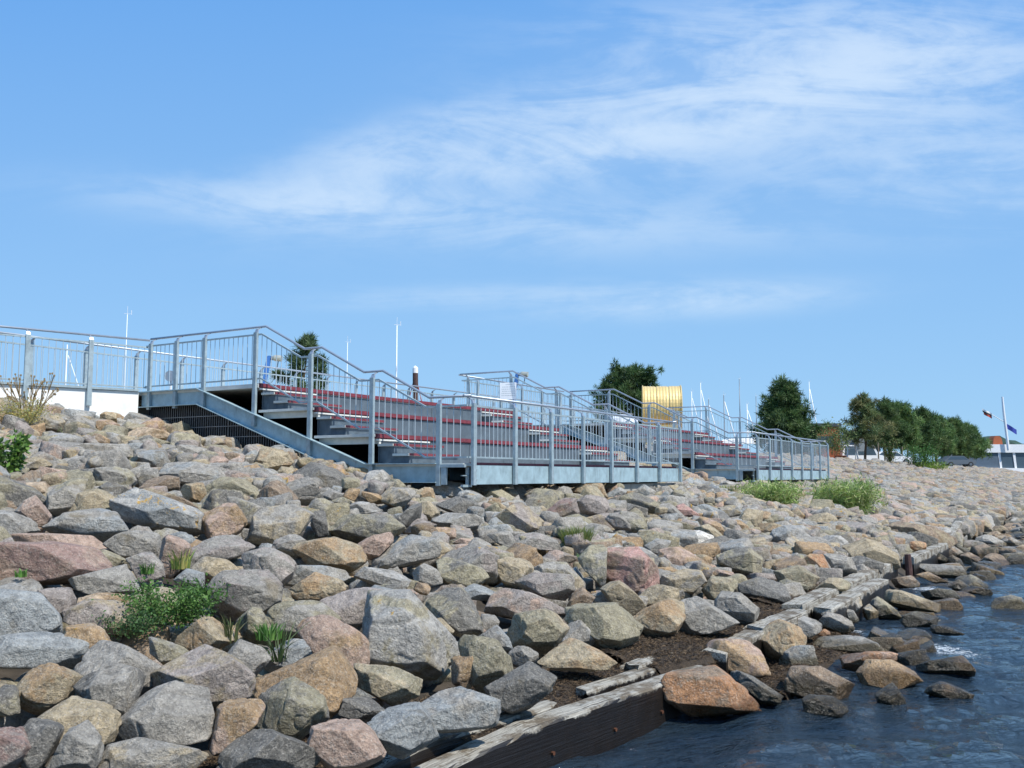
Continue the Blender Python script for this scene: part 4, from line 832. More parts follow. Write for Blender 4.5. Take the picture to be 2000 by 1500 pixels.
def put_stones(s0, s1, t0, t1, step, sub, lift=0., scale=1.0, wet=False):
    global off
    for a in np.arange(s0, s1, step * 1.05):
        for b in np.arange(t0, t1, step * .78):
            s_ = a + rg.uniform(-.4, .4) * step; t_ = b + rg.uniform(-.35, .35) * step
            if t_ > 9.9 and (13.3 < s_ < 22.7 or 29.4 < s_ < 38.8): continue
            if t_ > 14.6 and 13.3 < s_ < 38.8: continue
            if not wet and s_ < 8.6 and t_ < 4.35 + (8.5 - s_) * .138 and (rg.random() < .8 or t_ < 3.5 + (8.5 - s_) * .138): continue
            if not wet and t_ < 4.3 and s_ < 13 and rg.random() < .75: continue
            dd = np.hypot(ind[:, 0] - s_, ind[:, 1] - t_); k_ = dd.argmin(); lo = 0
            if dd[k_] < ind[k_, 2] * (1.0 if step < .3 else .62): continue
            if (dd < .6).sum() >= 2 and rg.random() < .4: continue
            nearby = (dd < .62).sum()
            if nearby >= 1: lo = -.15
            if nearby >= 2: lo = -.25
            if 7.7 < t_ < 10 and s_ > 12.5: lo -= .10
            sz = step * scale * rg.uniform(.95, 1.55) * (.85 if nearby >= 2 else 1)
            X_, Fc = lib[sub][rg.integers(22)]
            an = rg.uniform(0, 6.28); c_, n_ = math.cos(an), math.sin(an); ti = rg.uniform(-.6, .6); c2, n2 = math.cos(ti), math.sin(ti)
            Rz = np.array([[c_, -n_, 0], [n_, c_, 0], [0, 0, 1]]); Rx = np.array([[1, 0, 0], [0, c2, -n2], [0, n2, c2]])
            Q = (X_ * sz) @ (Rz @ Rx).T
            p = W(s_, t_, slope(t_) + lo + lift + rg.uniform(-.06, .08))
            VV.append(Q + np.array(p)); FF.append(Fc + off); off += len(Q)
            key = rg.choice(keys if s_ < 40 else list('gggggmmmddykktpb')) if not wet else rg.choice(list('eekkgd')); key2 = rg.choice(list(C2[key])); nq = len(Q)
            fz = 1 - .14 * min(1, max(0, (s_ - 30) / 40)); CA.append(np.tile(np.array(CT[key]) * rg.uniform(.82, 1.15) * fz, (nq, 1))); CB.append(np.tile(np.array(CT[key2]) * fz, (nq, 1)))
            l_ = (.8 if rg.random() > .93 else .25 if rg.random() > .6 else 0) if not wet else 0; LI.append(np.full((nq, 3), l_))
put_stones(-3, 13.2, 3.5, 19.6, .36, 4)
put_stones(13.2, 26, 3.6, 17.2, .42, 4)
put_stones(26, 48, 3.3, 17.2, .50, 4)
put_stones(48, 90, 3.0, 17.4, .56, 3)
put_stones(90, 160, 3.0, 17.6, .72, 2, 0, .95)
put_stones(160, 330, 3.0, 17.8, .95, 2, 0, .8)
put_stones(-2, 26, 3.9, 14.5, .25, 3, .09, .8)
put_stones(9.5, 13.5, 1.8, 2.8, .36, 4, -.12, .8, True)
put_stones(13.5, 26, 2.0, 2.75, .50, 4, -.12, .75, True)
put_stones(26, 60, 1.3, 2.95, .55, 4, -.12, .8, True)
put_stones(60, 200, .3, 2.9, .62, 2, -.05, .9, True)
tag(npmesh('embankment_stones', np.concatenate(VV), np.concatenate(FF), M['rock'],
           {'col': np.concatenate(CA), 'col2': np.concatenate(CB), 'lich': np.concatenate(LI)}, smooth=False),
    'smaller and farther stones of the rock embankment', 'stones', kind='stuff')
del VV, FF, CA, CB, LI

# ================================================================ TIMBERS at the water's edge
def timber(s0, s1, t0, t1, z0, z1, label, yaw=0., roll=0., drop=0., sag=0.):
    L = s1 - s0; n = max(8, int(L * 9)); r_ = np.random.default_rng(int(s0 * 10) + int(t0 * 100))
    V = []; ring = [(t0, z0), (t0 - .004, (z0 + z1) / 2), (t0, z1 - .02), (t0 + .015, z1), ((t0 + t1) / 2, z1 + .004), (t1 - .015, z1), (t1, z1 - .02), (t1, z0)]
    for i in range(n + 1):
        for (a, b) in ring:
            ragged = .05 * r_.standard_normal() if i in (0, n) else 0
            V.append((L * i / n + ragged, a - t0 + .0022 * r_.standard_normal(), b - z0 + .0025 * r_.standard_normal() + drop * i / n - (sag * max(0, 1 - i / n / .58) if b > z0 + .01 else 0)))
    k_ = len(ring); Fc = [[i * k_ + j, (i + 1) * k_ + j, (i + 1) * k_ + (j + 1) % k_, i * k_ + (j + 1) % k_] for i in range(n) for j in range(k_)]
    mb = MB(); mb.v = V; mb.f = Fc + [list(range(k_)), [n * k_ + j for j in reversed(range(k_))]]
    o = mb.build('timber_beam', M['timber']); o.location = W(s0, t0, z0); o.rotation_euler = (roll, 0, ROTZ + yaw)
    return tag(o, label, 'timber', 'old timbers of the shore revetment')
timber(2.5, 8.47, 3.80, 4.02, -.30, .275, 'tarred front timber with bleached top edge, black wet face above the water', -.138, sag=.26)
o = bpy.data.objects['timber_beam']
for x in (3.55, 4.35, 5.05):
    bm_ = MB(); bm_.tube([(x, -.02, .36), (x, .01, .36)], .015, 7); bm_.build('rusty_bolt', M['rust'], o)
timber(3.2, 6.45, 3.96, 4.17, .05, .285, 'bleached timber behind the black-faced one at the bottom edge', -.138, sag=.24)
timber(6.95, 8.0, 3.46, 3.62, .05, .30, 'short bleached plank end half buried in seaweed', -.12)
timber(7.85, 8.6, 3.44, 3.62, .10, .335, 'pale plank tip showing through the seaweed above the large orange boulder', -.02)
timber(8.95, 10.3, 3.02, 3.26, -.1, .33, 'grey timber with seaweed banked behind it right of the mottled boulder', .02)
timber(10.4, 12.0, 3.05, 3.32, -.05, .35, 'short pale plank left of the long double planks', -.03)
timber(12.1, 19.2, 3.10, 3.36, .0, .40, 'long bleached upper plank running to the boulders', .006)
timber(12.4, 16.4, 2.82, 3.08, -.05, .33, 'lower bleached plank alongside the long upper one', .004)
timber(20.2, 24.8, 3.0, 3.22, .0, .40, 'broken grey plank left of the far driftwood', -.02)
timber(25.5, 29.5, 2.95, 3.15, .1, .42, 'far pale driftwood plank tilted among the stones', .03, 0, .3)
# tree-trunk-like post standing at end of the long plank
pm = MB(); pm.tube([(0, 0, -.3), (.01, 0, .2), (0, .01, .50)], [.07, .066, .06], 10)
o = pm.build('timber_stub', M['wood_dark'], smooth=False); o.location = W(19.5, 3.0, 0); tag(o, 'short dark timber stub at the end of the long bleached plank', 'timber stub')

# seaweed banks
def weed_strip(s0, s1, t0, t1, z, nm, label, seed, nfl):
    r_ = np.random.default_rng(seed); ns = int((s1 - s0) * 16); nt = 22
    S_, T_ = np.meshgrid(np.linspace(s0, s1, ns), np.linspace(0, 1, nt))
    p0 = np.stack([S_.ravel(), T_.ravel(), np.zeros(S_.size)], 1)
    skew = np.maximum(0, 8.5 - S_.ravel()) * .138
    edge = t0 + skew + .10 * fbm(np.stack([S_.ravel() * 2, S_.ravel() * 0, S_.ravel() * 0], 1), 3, seed)
    Tt = edge + (t1 + skew - edge) * p0[:, 1]
    h = z + .05 * np.sin(p0[:, 1] * math.pi) + .06 * fbm(np.stack([S_.ravel() * 3, Tt * 5, Tt * 0], 1), 4, seed + 2) - .06 * (p0[:, 1] < .02) + (np.maximum(0, Tt - skew - 3.5)) * .12
    Vx = AX[0] * p0[:, 0] + UX[0] * Tt; Vy = AX[1] * p0[:, 0] + UX[1] * Tt
    V = np.stack([Vx, Vy, h], 1); ix = np.arange(ns * nt).reshape(nt, ns)
    F4 = np.stack([ix[:-1, :-1], ix[:-1, 1:], ix[1:, 1:], ix[1:, :-1]], -1).reshape(-1, 4)
    F3 = np.concatenate([F4[:, [0, 1, 2]], F4[:, [0, 2, 3]]])
    cols = np.tile(np.array([.050, .034, .020]), (len(V), 1))
    k_ = r_.integers(0, len(V), nfl); c = V[k_] + r_.normal(0, .02, (nfl, 3)) * [1, 1, .4] + [0, 0, .006]
    d = r_.normal(0, 1, (nfl, 3)) * [1, 1, .35]; d /= np.linalg.norm(d, axis=1)[:, None]; L = r_.uniform(.012, .035, (nfl, 1))
    n_ = np.cross(d, r_.normal(0, 1, (nfl, 3))); n_ /= np.linalg.norm(n_, axis=1)[:, None]; wv = .003
    T3 = np.stack([c - d * L, c + d * L, c + n_ * wv * 2], 1).reshape(-1, 3)
    F5 = np.arange(nfl * 3).reshape(-1, 3) + len(V)
    cc_ = np.repeat(r_.choice([0, 1, 2], nfl), 3); pal = np.array([[.09, .055, .028], [.20, .135, .075], [.03, .02, .014]])
    o_ = npmesh(nm, np.concatenate([V, T3]), np.concatenate([F3, F5]), M['weed'], {'col': np.concatenate([cols, pal[cc_]])}, smooth=False)
    tag(o_, label, 'seaweed', 'seaweed banks', kind='stuff')
weed_strip(3.0, 8.0, 3.20, 4.05, .225, 'seaweed', 'brown dried seaweed heaped behind the black-faced front timber', 1, 26000)
weed_strip(8.0, 12.2, 3.16, 4.3, .29, 'seaweed', 'brown dried seaweed heaped between the boulders and the short planks', 2, 26000)
weed_strip(8.9, 12.6, 2.45, 3.0, .0, 'seaweed', 'wet brown seaweed washed among the waterline boulders', 3, 12000)
weed_strip(12.2, 15.5, 3.3, 4.4, .33, 'seaweed', 'brown seaweed in the pocket above the long double planks', 4, 12000)

# ================================================================ SEATING TERRACES
LV = [3.78, 3.26, 2.73, 2.20]; TR = [13.76, 12.30, 10.83]
S0 = 13.2; LEN = 9.6
def mirrored(f, mir): return f
def terrace(s_org, label):
    root = empty('seating_terrace', W(s_org, 8.9, 1.85), ROTZ); T0 = 8.9; Z0 = 1.85
    def bx(name, mt, boxes, bevel=0, parent=root):
        for (a, b, c, d_, e, f_) in boxes:
            m_ = MB(); m_.box(a, b, c - T0, d_ - T0, e - Z0, f_ - Z0); r_ = m_.build(name, mt, parent, bevel=bevel)
        return r_
    L = LEN
    # front plate beam facing the water, leaves a box recess at its left end
    bx('front_beam', M['steel_beam'], [(.22, L, 8.86, 8.90, 1.84, 2.165)], .004)
    b_ = MB()
    for i in range(8):
        for z in (1.92, 2.09):
            y = -.045; b_.tube([(.10 + 1.35 * i + .18, y + .01, z - Z0), (.10 + 1.35 * i + .18, y - .012, z - Z0)], .014, 6)
    b_.build('bolts', M['steel'], root)
    bx('corner_box', M['steel'], [(-.06, .0, 8.88, 9.38, 2.13, 2.18), (-.05, -.01, 9.25, 9.36, 1.84, 2.13), (.13, .17, 8.93, 8.98, 1.84, 2.13), (-.03, .16, 8.93, 8.97, 1.985, 2.0), (-.06, .20, 8.9, 8.95, 1.80, 1.84)])
    # side channels (both ends): horizontal, sloping, horizontal
    def channel(pts, xo, dirx):
        m_ = MB(); H = .335; fl = .10
        for (a, za), (b, zb) in zip(pts[:-1], pts[1:]):
            m_.quadbox([(xo + .0, a - T0, za - H - Z0), (xo + dirx * .012, a - T0, za - H - Z0), (xo + dirx * .012, b - T0, zb - H - Z0), (xo, b - T0, zb - H - Z0),
                        (xo, a - T0, za - Z0), (xo + dirx * .012, a - T0, za - Z0), (xo + dirx * .012, b - T0, zb - Z0), (xo, b - T0, zb - Z0)])
            for dz in (0, -H + .016):
                x0_, x1_ = sorted((xo - dirx * fl, xo - dirx * .001))
                m_.quadbox([(x0_, a - T0, za + dz - .016 - Z0), (x1_, a - T0, za + dz - .016 - Z0), (x1_, b - T0, zb + dz - .016 - Z0), (x0_, b - T0, zb + dz - .016 - Z0),
                            (x0_, a - T0, za + dz - Z0), (x1_, a - T0, za + dz - Z0), (x1_, b - T0, zb + dz - Z0), (x0_, b - T0, zb + dz - Z0)])
        return m_.build('side_stringer', M['steel_beam'], root)
    for xo, dx in ((0.0, 1), (L, -1)):
        channel([(17.25, 3.765), (15.45, 3.765), (11.0, 2.205), (9.45, 2.205)], xo, dx)
    # treads: one broad slab per level
    bx('deck_slab', M['tread'], [(-.02, L + .02, 13.76, 19.3, 3.70, 3.78)])
    for i, (z, ta, tb) in enumerate(((LV[1], 12.30, 13.74), (LV[2], 10.83, 12.28), (LV[3], 8.93, 10.81))):
        bx('tread_slab', M['tread'], [(-.02, L + .02, ta, tb, z - .05, z)], .005)
        if i < 2: bx('tread_beam', M['tread'], [(.10, .16, ta, tb - .02, z - .17, z - .052), (L - .16, L - .10, ta, tb - .02, z - .17, z - .052)])
    # risers with red nosings between the stairs
    sw = 1.62
    for i, tr in enumerate(TR):
        zt, zb = LV[i], LV[i + 1]
        r_ = bx('riser', M['riser'], [(.12, L - .12, tr + .006, tr + .03, zb + .002, zt - .085)])
        for x in np.arange(sw + .05, L - sw, 1.35):
            jm = MB(); jm.box(x, x + .012, tr - .001 - T0, tr + .005 - T0, zb + .01 - Z0, zt - .09 - Z0); jm.build('joint_strip', M['step_side'], r_)
        bx('red_seat_edge', M['red'], [(.0, L, tr - .035, tr + .09, zt - .075, zt + .010)], .012)
        bx('tread_trim', M['tread'], [(.02, sw, tr - .02, tr + .03, zt - .115, zt - .088), (L - sw, L - .02, tr - .02, tr + .03, zt - .115, zt - .088)])
        for x0, x1, side in ((.10, sw, 0), (L - sw, L - .10, 1)):
            st = MB()
            st.box(x0 + .03, x1, tr - .32 - T0, tr + .005 - T0, zb + .001 - Z0, zt - .175 - .045 - Z0)
            st.box(x0 + .03, x1, tr - .66 - T0, tr - .322 - T0, zb + .001 - Z0, zt - .35 - .045 - Z0)
            so = st.build('stair_block', M['step_side'], root)
            s2 = MB(); s2.box(x0 - .04, x1, tr - .33 - T0, tr + .0 - T0, zt - .219 - Z0, zt - .175 - Z0)
            s2.box(x0 - .04, x1, tr - .68 - T0, tr - .335 - T0, zt - .394 - Z0, zt - .35 - Z0); s2.build('step_tread', M['tread'], so, bevel=.004)
            s3 = MB(); s3.box(x0, x1 + .0, tr - .352 - T0, tr - .331 - T0, zt - .215 - Z0, zt - .172 - Z0)
            s3.box(x0, x1 + .0, tr - .702 - T0, tr - .681 - T0, zt - .390 - Z0, zt - .347 - Z0); s3.build('step_edge', M['red'], so)
    # lowest red seat line seen above the front beam
    bx('red_seat_edge', M['red'], [(.22, L, 8.925, 8.96, 2.170, 2.215)])
    # black sheet stands in for the deep shade under the deck; then footings
    bx('void_shade_sheet', M['black'], [(.2, L - .2, 16.6, 16.9, 1.6, 3.69)])
    bx('foundation', M['foundation'], [(6.2, L - .1, 8.98, 9.4, 1.50, 1.80), (1.0, 1.5, 10.2, 10.8, 1.2, 1.84), (5.2, 5.7, 10.2, 10.8, 1.2, 1.84)])
    bx('cross_beam', M['steel_beam'], [(x, x + .12, 9.0, 10.75, 1.9, 2.14) for x in (2.2, 4.6, 7.0)])
    return tag(root, label, 'seating terrace', 'stepped steel seating terraces facing the water')
terrace(S0, 'nearer stepped seating terrace with red seat edges and long blue-grey front beam')
terrace(S0 + 16.1, 'farther stepped seating terrace with red seat edges, behind and right of the nearer one')

# ---------------------------------------------------------------- railings
def railing(path, inward, posts, label, z_rail=(.10, .97), hand=1.14, hoff=.10, post_bottom=None, name='railing', panel_gap=.135, first=None):
    """path: list of (s,t,z_floor) knees; inward: (ds,dt) unit; posts: list of (s,t,z_floor,z_bottom)"""
    org = W(path[0][0], path[0][1], path[0][2]); root = empty(name, org, 0)
    ind_ = W(inward[0], inward[1], 0)
    def w_(s_, t_, z_): return W(s_, t_, z_) - org
    for nm, z_, r_ in (('bottom_rail', z_rail[0], .016), ('top_rail', z_rail[1], .018)):
        m_ = MB()
        for a, b in zip(path[:-1], path[1:]): m_.bar(w_(a[0], a[1], a[2] + z_), w_(b[0], b[1], b[2] + z_), .035, r_ * 1.7)
        m_.build(nm, M['steel'], root)
    m_ = MB(); pts = [w_(a[0], a[1], a[2] + hand) + ind_ * hoff for a in path]
    m_.tube(pts, .0235, 10); m_.build('handrail', M['rail'], root, smooth=True)
    # arc-length interpolation over the plan of the path
    seg = [0]
    for a, b in zip(path[:-1], path[1:]): seg.append(seg[-1] + math.hypot(b[0] - a[0], b[1] - a[1]))
    def at(l):
        for i in range(len(seg) - 1):
            if l <= seg[i + 1] + 1e-6:
                f = (l - seg[i]) / max(seg[i + 1] - seg[i], 1e-6); a, b = path[i], path[i + 1]
                return tuple(a[k_] + (b[k_] - a[k_]) * f for k_ in range(3))
        return path[-1]
    def proj_l(s_, t_):
        best = (1e9, 0)
        for i in range(len(seg) - 1):
            a, b = path[i], path[i + 1]; dx, dy = b[0] - a[0], b[1] - a[1]; q_ = max(0, min(1, ((s_ - a[0]) * dx + (t_ - a[1]) * dy) / max(dx * dx + dy * dy, 1e-9)))
            d_ = math.hypot(a[0] + dx * q_ - s_, a[1] + dy * q_ - t_)
            if d_ < best[0]: best = (d_, seg[i] + q_ * math.hypot(dx, dy))
        return best[1]
    along = None
    for (s_, t_, zf, zb) in posts:
        l = proj_l(s_, t_); a = Vector(w_(*at(max(0, l - .05)))); b = Vector(w_(*at(min(seg[-1], l + .05)))); dr = (b - a); dr.z = 0; dr.normalize()
        o_ = -ind_ * .035
        p0 = w_(s_, t_, zb) + o_; zt = zf + z_rail[1] + .04
        m_ = MB(); m_.quadbox([p0 - dr * .046 - ind_ * .03, p0 + dr * .046 - ind_ * .03, p0 + dr * .046 + ind_ * .03, p0 - dr * .046 + ind_ * .03] +
                              [q_ + Vector((0, 0, zt - zb)) for q_ in (p0 - dr * .045 - ind_ * .03, p0 + dr * .045 - ind_ * .03, p0 + dr * .045 + ind_ * .03, p0 - dr * .045 + ind_ * .03)])
        po = m_.build('post', M['steel'], root, bevel=.004)
        m_ = MB(); c = [(p0 + Vector((0, 0, zt - zb - .02)), .045), (p0 + Vector((0, 0, zt - zb + .06)) + ind_ * .03, .03), (w_(s_, t_, zf + hand - .02) + ind_ * hoff, .012)]
        for (pa, wa), (pb, wb) in zip(c[:-1], c[1:]):
            m_.quadbox([pa - dr * wa - ind_ * .018, pa + dr * wa - ind_ * .018, pa + dr * wa + ind_ * .018, pa - dr * wa + ind_ * .018,
                        pb - dr * wb - ind_ * .012, pb + dr * wb - ind_ * .012, pb + dr * wb + ind_ * .012, pb - dr * wb + ind_ * .012])
        m_.build('bracket', M['rail'], po)
    cuts = sorted([0] + [proj_l(p_[0], p_[1]) for p_ in posts] + [seg[-1]])
    for a, b in zip(cuts[:-1], cuts[1:]):
        if b - a < .18: continue
        n = max(1, round((b - a) / panel_gap)); m_ = MB()
        for i in range(1, n):
            x = at(a + (b - a) * i / n); m_.tube([w_(x[0], x[1], x[2] + z_rail[0]), w_(x[0], x[1], x[2] + z_rail[1])], .0072, 5, cap=False)
        m_.build('baluster_panel', M['baluster'], root, smooth=True)
    return tag(root, label, 'railing', 'tubular steel railings of the seating terraces and promenade')

def side_path(s_, top_t):
    p = [(s_, top_t, 3.78)]
    for k_, z in enumerate(LV[:-1]):
        t_ = 13.71 - 1.475 * k_; p += [(s_, t_, z), (s_, t_ - 1.04, LV[k_ + 1])]
    return p
for q_, (near, names_) in enumerate(((S0, ('nearer', 'near')), (S0 + 16.1, ('farther', 'far')))):
    nm = names_[0]
    for k_, (s_, inw, top) in enumerate(((near, (1, 0), 17.15 if q_ == 0 else 15.5), (near + LEN, (-1, 0), 15.5))):
        P_ = side_path(s_, top) + [(s_, 8.86, LV[3])]
        ps = [(s_, a, b, c) for a, b, c in ((16.97, 3.78, 3.38), (16.15, 3.78, 3.38), (15.3, 3.78, 3.38)) if a < top]
        ps += [(s_, 13.84, 3.78, 2.95), (s_, 12.38, 3.26, 2.36), (s_, 10.89, 2.73, 1.9), (s_, 9.42, 2.20, 1.82)]
        railing(P_, inw, ps, ['stepped railing down the left side of the %s seating terrace', 'stepped railing down the right side of the %s seating terrace'][k_] % nm)
    railing([(near + .02, 8.85, LV[3]), (near + LEN, 8.85, LV[3])], (0, 1), [(near + .13 + 1.355 * i, 8.85, 2.20, 1.83) for i in range(8)],
            'long level railing along the front of the %s seating terrace' % nm)
railing([(22.8, 15.5, 3.78), (29.3, 15.5, 3.78)], (0, 1), [(23.6 + 1.3 * i, 15.5, 3.78, 3.3) for i in range(5)], 'level railing bridging the gap between the two seating terraces')
railing([(38.9, 15.5, 3.78), (41.5, 15.5, 3.5)], (0, 1), [(39.9, 15.5, 3.78, 3.3)], 'short level railing beyond the farther seating terrace')
railing([(5.0, 18.9, 3.74), (42.0, 18.7, 3.78)], (0, -1), [(11.67 - 3.9 + 1.3 * i, 18.85, 3.76, 3.5) for i in range(26)], 'long back railing of the promenade seen behind the wall and terraces')
# railing on the concrete wall: runs off to the left at its own angle
cx, cy = -7.85, 20.18
def ST(x, y): return (x * AX[0] + y * AX[1], x * UX[0] + y * UX[1])
def wl(q_): return (cx - .77 * q_, cy - .64 * q_)
pa = ST(*wl(-0.10)); pb = ST(*wl(7.0)); iw = ST(-.64, .77)
railing([(*pa, 3.76), (*pb, 3.80)], iw, [(*ST(*wl(q_)), 3.78, 3.42) for q_ in (1.135, 2.33, 3.5, 4.7, 5.9)], 'railing bolted along the top of the white concrete wall at the left edge')
# concrete retaining wall
wroot = MB(); dq = Vector((-.77, -.64, 0)).normalized(); nq_ = Vector((-.64, .77, 0)).normalized()
p = Vector((cx, cy, 2.3)) + dq * .12 + nq_ * .03; q2 = p + dq * 8
wroot.quadbox([p, q2, q2 + nq_ * .3, p + nq_ * .3] + [a + Vector((0, 0, 1.47)) for a in (p, q2, q2 + nq_ * .3, p + nq_ * .3)])
org = p.copy(); wroot.v = [tuple(Vector(a) - org) for a in wroot.v]
o = wroot.build('concrete_wall', M['concrete'], bevel=.008); o.location = org; tag(o, 'white concrete retaining wall under the railing at the left edge', 'concrete wall')
cm = MB(); pc = p - nq_ * .05 + Vector((0, 0, 1.475)) - org; qc = pc + dq * 8
cm.quadbox([pc, qc, qc + nq_ * .4, pc + nq_ * .4] + [a + Vector((0, 0, .045)) for a in (pc, qc, qc + nq_ * .4, pc + nq_ * .4)]); cm.build('steel_coping', M['steel'], o)

# black mesh screen under the side channel
def screen(t0, t1, label):
    T0 = t1; root = empty('mesh_screen', W(S0 + .14, T0, 1.9), ROTZ)
    def top(t_): return 3.44 if t_ > 15.45 else 3.44 - (15.45 - t_) * .3506
    ts_ = [t0] + ([15.45] if t1 < 15.45 < t0 else []) + [t1]
    poly = [(a - T0, top(a) - 1.9) for a in ts_] + [(t1 - T0, 0), (t0 - T0, 0)]
    b_ = MB(); b_.prism(poly, 0, .05, .07); b_.build('backing', M['black'], root)
    v_ = MB(); n = int((t0 - t1) / .065)
    for i in range(n + 1):
        tt = t1 + (t0 - t1) * i / n; v_.box(-.0035, .0035, tt - T0 - .0035, tt - T0 + .0035, 0, top(tt) - 1.9)
    v_.build('vertical_wires', M['wire'], root)
    h_ = MB()
    for z in (2.1, 2.32, 2.54, 2.76, 2.98, 3.2):
        te = t1
        while te < t0 and top(te) < z + .01: te += .02
        if te < t0: h_.box(-.011, -.004, te - T0, t0 - T0, z - 1.9 - .006, z - 1.9 + .006)
    h_.build('cross_wires', M['wire'], root)
    tag(root, label, 'mesh screen', 'wire screens closing the space under the terrace')
screen(17.25, 14.75, 'black wire screen next to the white concrete wall under the level beam')
screen(14.73, 11.9, 'black wire screen tapering down under the sloping stringer')

# notice board
root = empty('notice_board', W(22.70, 13.86, 4.0), ROTZ + .30)
b_ = MB(); b_.box(-.012, .0, -.24, .24, .12, .60); b_.build('board', M['white'], root, bevel=.003)
t_ = MB(); rr = random.Random(4)
for i, z in enumerate((.545, .475, .415, .355, .295, .235)):
    x = -.20 + (.08 if i == 0 else 0)
    while x < .18:
        L = rr.uniform(.02, .06); t_.box(-.0145, -.0125, x, min(x + L, .19), z - .007, z + .007); x += L + .012
        if i == 0 and x > .06: break
t_.build('print_lines', M['print'], root)
tag(root, 'white notice board with lines of small print hung on the terrace railing', 'notice board')

# ================================================================ VEGETATION
def needles(centers, radii, per, ln, wd, seed, cols, up=.25):
    r_ = np.random.default_rng(seed); N = len(centers) * per
    c = np.repeat(np.asarray(centers, float), per, 0); rd = np.repeat(np.asarray(radii, float), per)[:, None]
    d = r_.normal(0, 1, (N, 3)); d /= np.linalg.norm(d, axis=1)[:, None]
    base = c + d * rd * r_.uniform(.1, .8, (N, 1)); dr = d + [0, 0, up] + r_.normal(0, .35, (N, 3)); dr /= np.linalg.norm(dr, axis=1)[:, None]
    L = ln * r_.uniform(.6, 1.3, (N, 1)); sd_ = np.cross(dr, r_.normal(0, 1, (N, 3))); sd_ /= np.linalg.norm(sd_, axis=1)[:, None]
    V = np.stack([base - sd_ * wd, base + sd_ * wd, base + dr * L], 1).reshape(-1, 3); Fc = np.arange(N * 3).reshape(-1, 3)
    ci = r_.integers(0, len(cols), len(centers)); cl = np.array(cols)[ci]; cl = cl * r_.uniform(.9, 1.7, (len(centers), 1))
    return V, Fc, np.repeat(np.repeat(cl, per, 0), 3, 0)

GREENS = [(.036, .078, .022), (.048, .092, .027), (.026, .056, .018), (.066, .108, .032)]
def pine(name, loc, H, Wd, seed, label, shape='round', nclump=260, per=46, trunk_h=.15, cols=GREENS, lean=0, group=None, loose=1.0, lobes=None):
    r_ = np.random.default_rng(seed); root = empty(name, loc)
    C_ = []; R_ = []; limbs = MB()
    tr = [(lean * H * f * f + .02 * H * math.sin(5 * f + seed), .01 * H * math.sin(7 * f), H * f) for f in np.linspace(0, .93, 9)]
    rb = max(.05, H * .022)
    limbs.tube([(a, b, c - .15) for a, b, c in tr], list(np.linspace(rb, rb * .18, 9)), 8)
    def env(f):
        if shape == 'cone': return .5 * Wd * min(1, (1 - f) * 1.35 + .04) * min(1, .55 + (f - trunk_h) * 2.5)
        return .5 * Wd * math.sqrt(max(0.02, 1 - ((f - .52) / .52) ** 2)) * min(1, .75 + (f - trunk_h) * 1.4)
    nb = max(14, nclump // 9)
    for b in range(nb):
        f = trunk_h + (1 - trunk_h) * ((b + r_.random()) / nb); f = min(f, .985); az = b * 2.4 + r_.uniform(-.4, .4); e = env(f) * r_.uniform(.72, 1.08)
        tx = np.interp(f, np.linspace(0, .93, 9), [p_[0] for p_ in tr]); z0 = H * f * .94
        rise = H * .05 + .22 * e
        tip = np.array([tx + e * math.cos(az), e * math.sin(az), min(z0 + rise, H)])
        st = np.array([tx, 0, z0]); limbs.tube([tuple(st), tuple((st + tip) / 2 + [0, 0, -.05 * e]), tuple(tip)], [rb * .28, rb * .18, rb * .06], 5, cap=False)
        for c in range(9):
            g_ = r_.uniform(.35, 1.02) ** .8; p_ = st + (tip - st) * g_ + r_.normal(0, .085 * Wd * loose, 3) * [1, 1, .6] * g_
            C_.append(p_); R_.append(Wd * r_.uniform(.045, .085))
    if shape == 'cone' or True:
        for c in range(6): C_.append([tr[-1][0] + r_.normal(0, .03 * Wd), r_.normal(0, .03 * Wd), H * r_.uniform(.93, 1.0)]); R_.append(Wd * .05)
    limbs.build('trunk', M['bark'], root, smooth=True)
    V, Fc, cl = needles(C_, R_, per, Wd * .075, Wd * .0065, seed, cols)
    npmesh('crown', V, Fc, M['leaf'], {'col': cl}, smooth=False, parent=root)
    return tag(root, label, 'pine tree', group)

pine('pine_tree', (9.0, 70, 3.1), 6.75, 4.6, 1, 'broad round dark pine behind the golden drum', nclump=620, per=60, trunk_h=.10)
pine('pine_tree', (6.95, 69, 3.1), 5.6, 2.6, 21, 'lower dark pine lobe standing left of the broad round pine', nclump=260, per=50, trunk_h=.12)
pine('pine_tree', (23.1, 80, 3.1), 6.6, 5.6, 2, 'dark cone-crowned pine standing alone right of the masts', shape='cone', nclump=700, per=60, trunk_h=.08)
pine('pine_tree', (-6.6, 30, 3.6), 2.8, 2.5, 3, 'sparse young pine sapling behind the upper left railing', shape='cone', nclump=34, per=70, trunk_h=.22, loose=.35, cols=[(.06, .10, .04), (.05, .085, .035), (.08, .12, .05)])
ROW = [(1690, 768, 95, 'first', 'loose brownish left-most pine of the row, with bare gaps in its crown'), (1733, 775, 108, '', 'tall pine second from the left in the row along the quay'),
       (1757, 783, 112, '', 'dense green pine third from the left in the row along the quay'), (1803, 796, 135, '', 'dense pine fourth from the left in the row along the quay'),
       (1827, 808, 150, '', 'fifth pine from the left in the row along the quay'), (1862, 813, 170, '', 'sixth pine from the left in the row along the quay'),
       (1888, 826, 190, '', 'last and smallest looking pine at the right end of the row')]
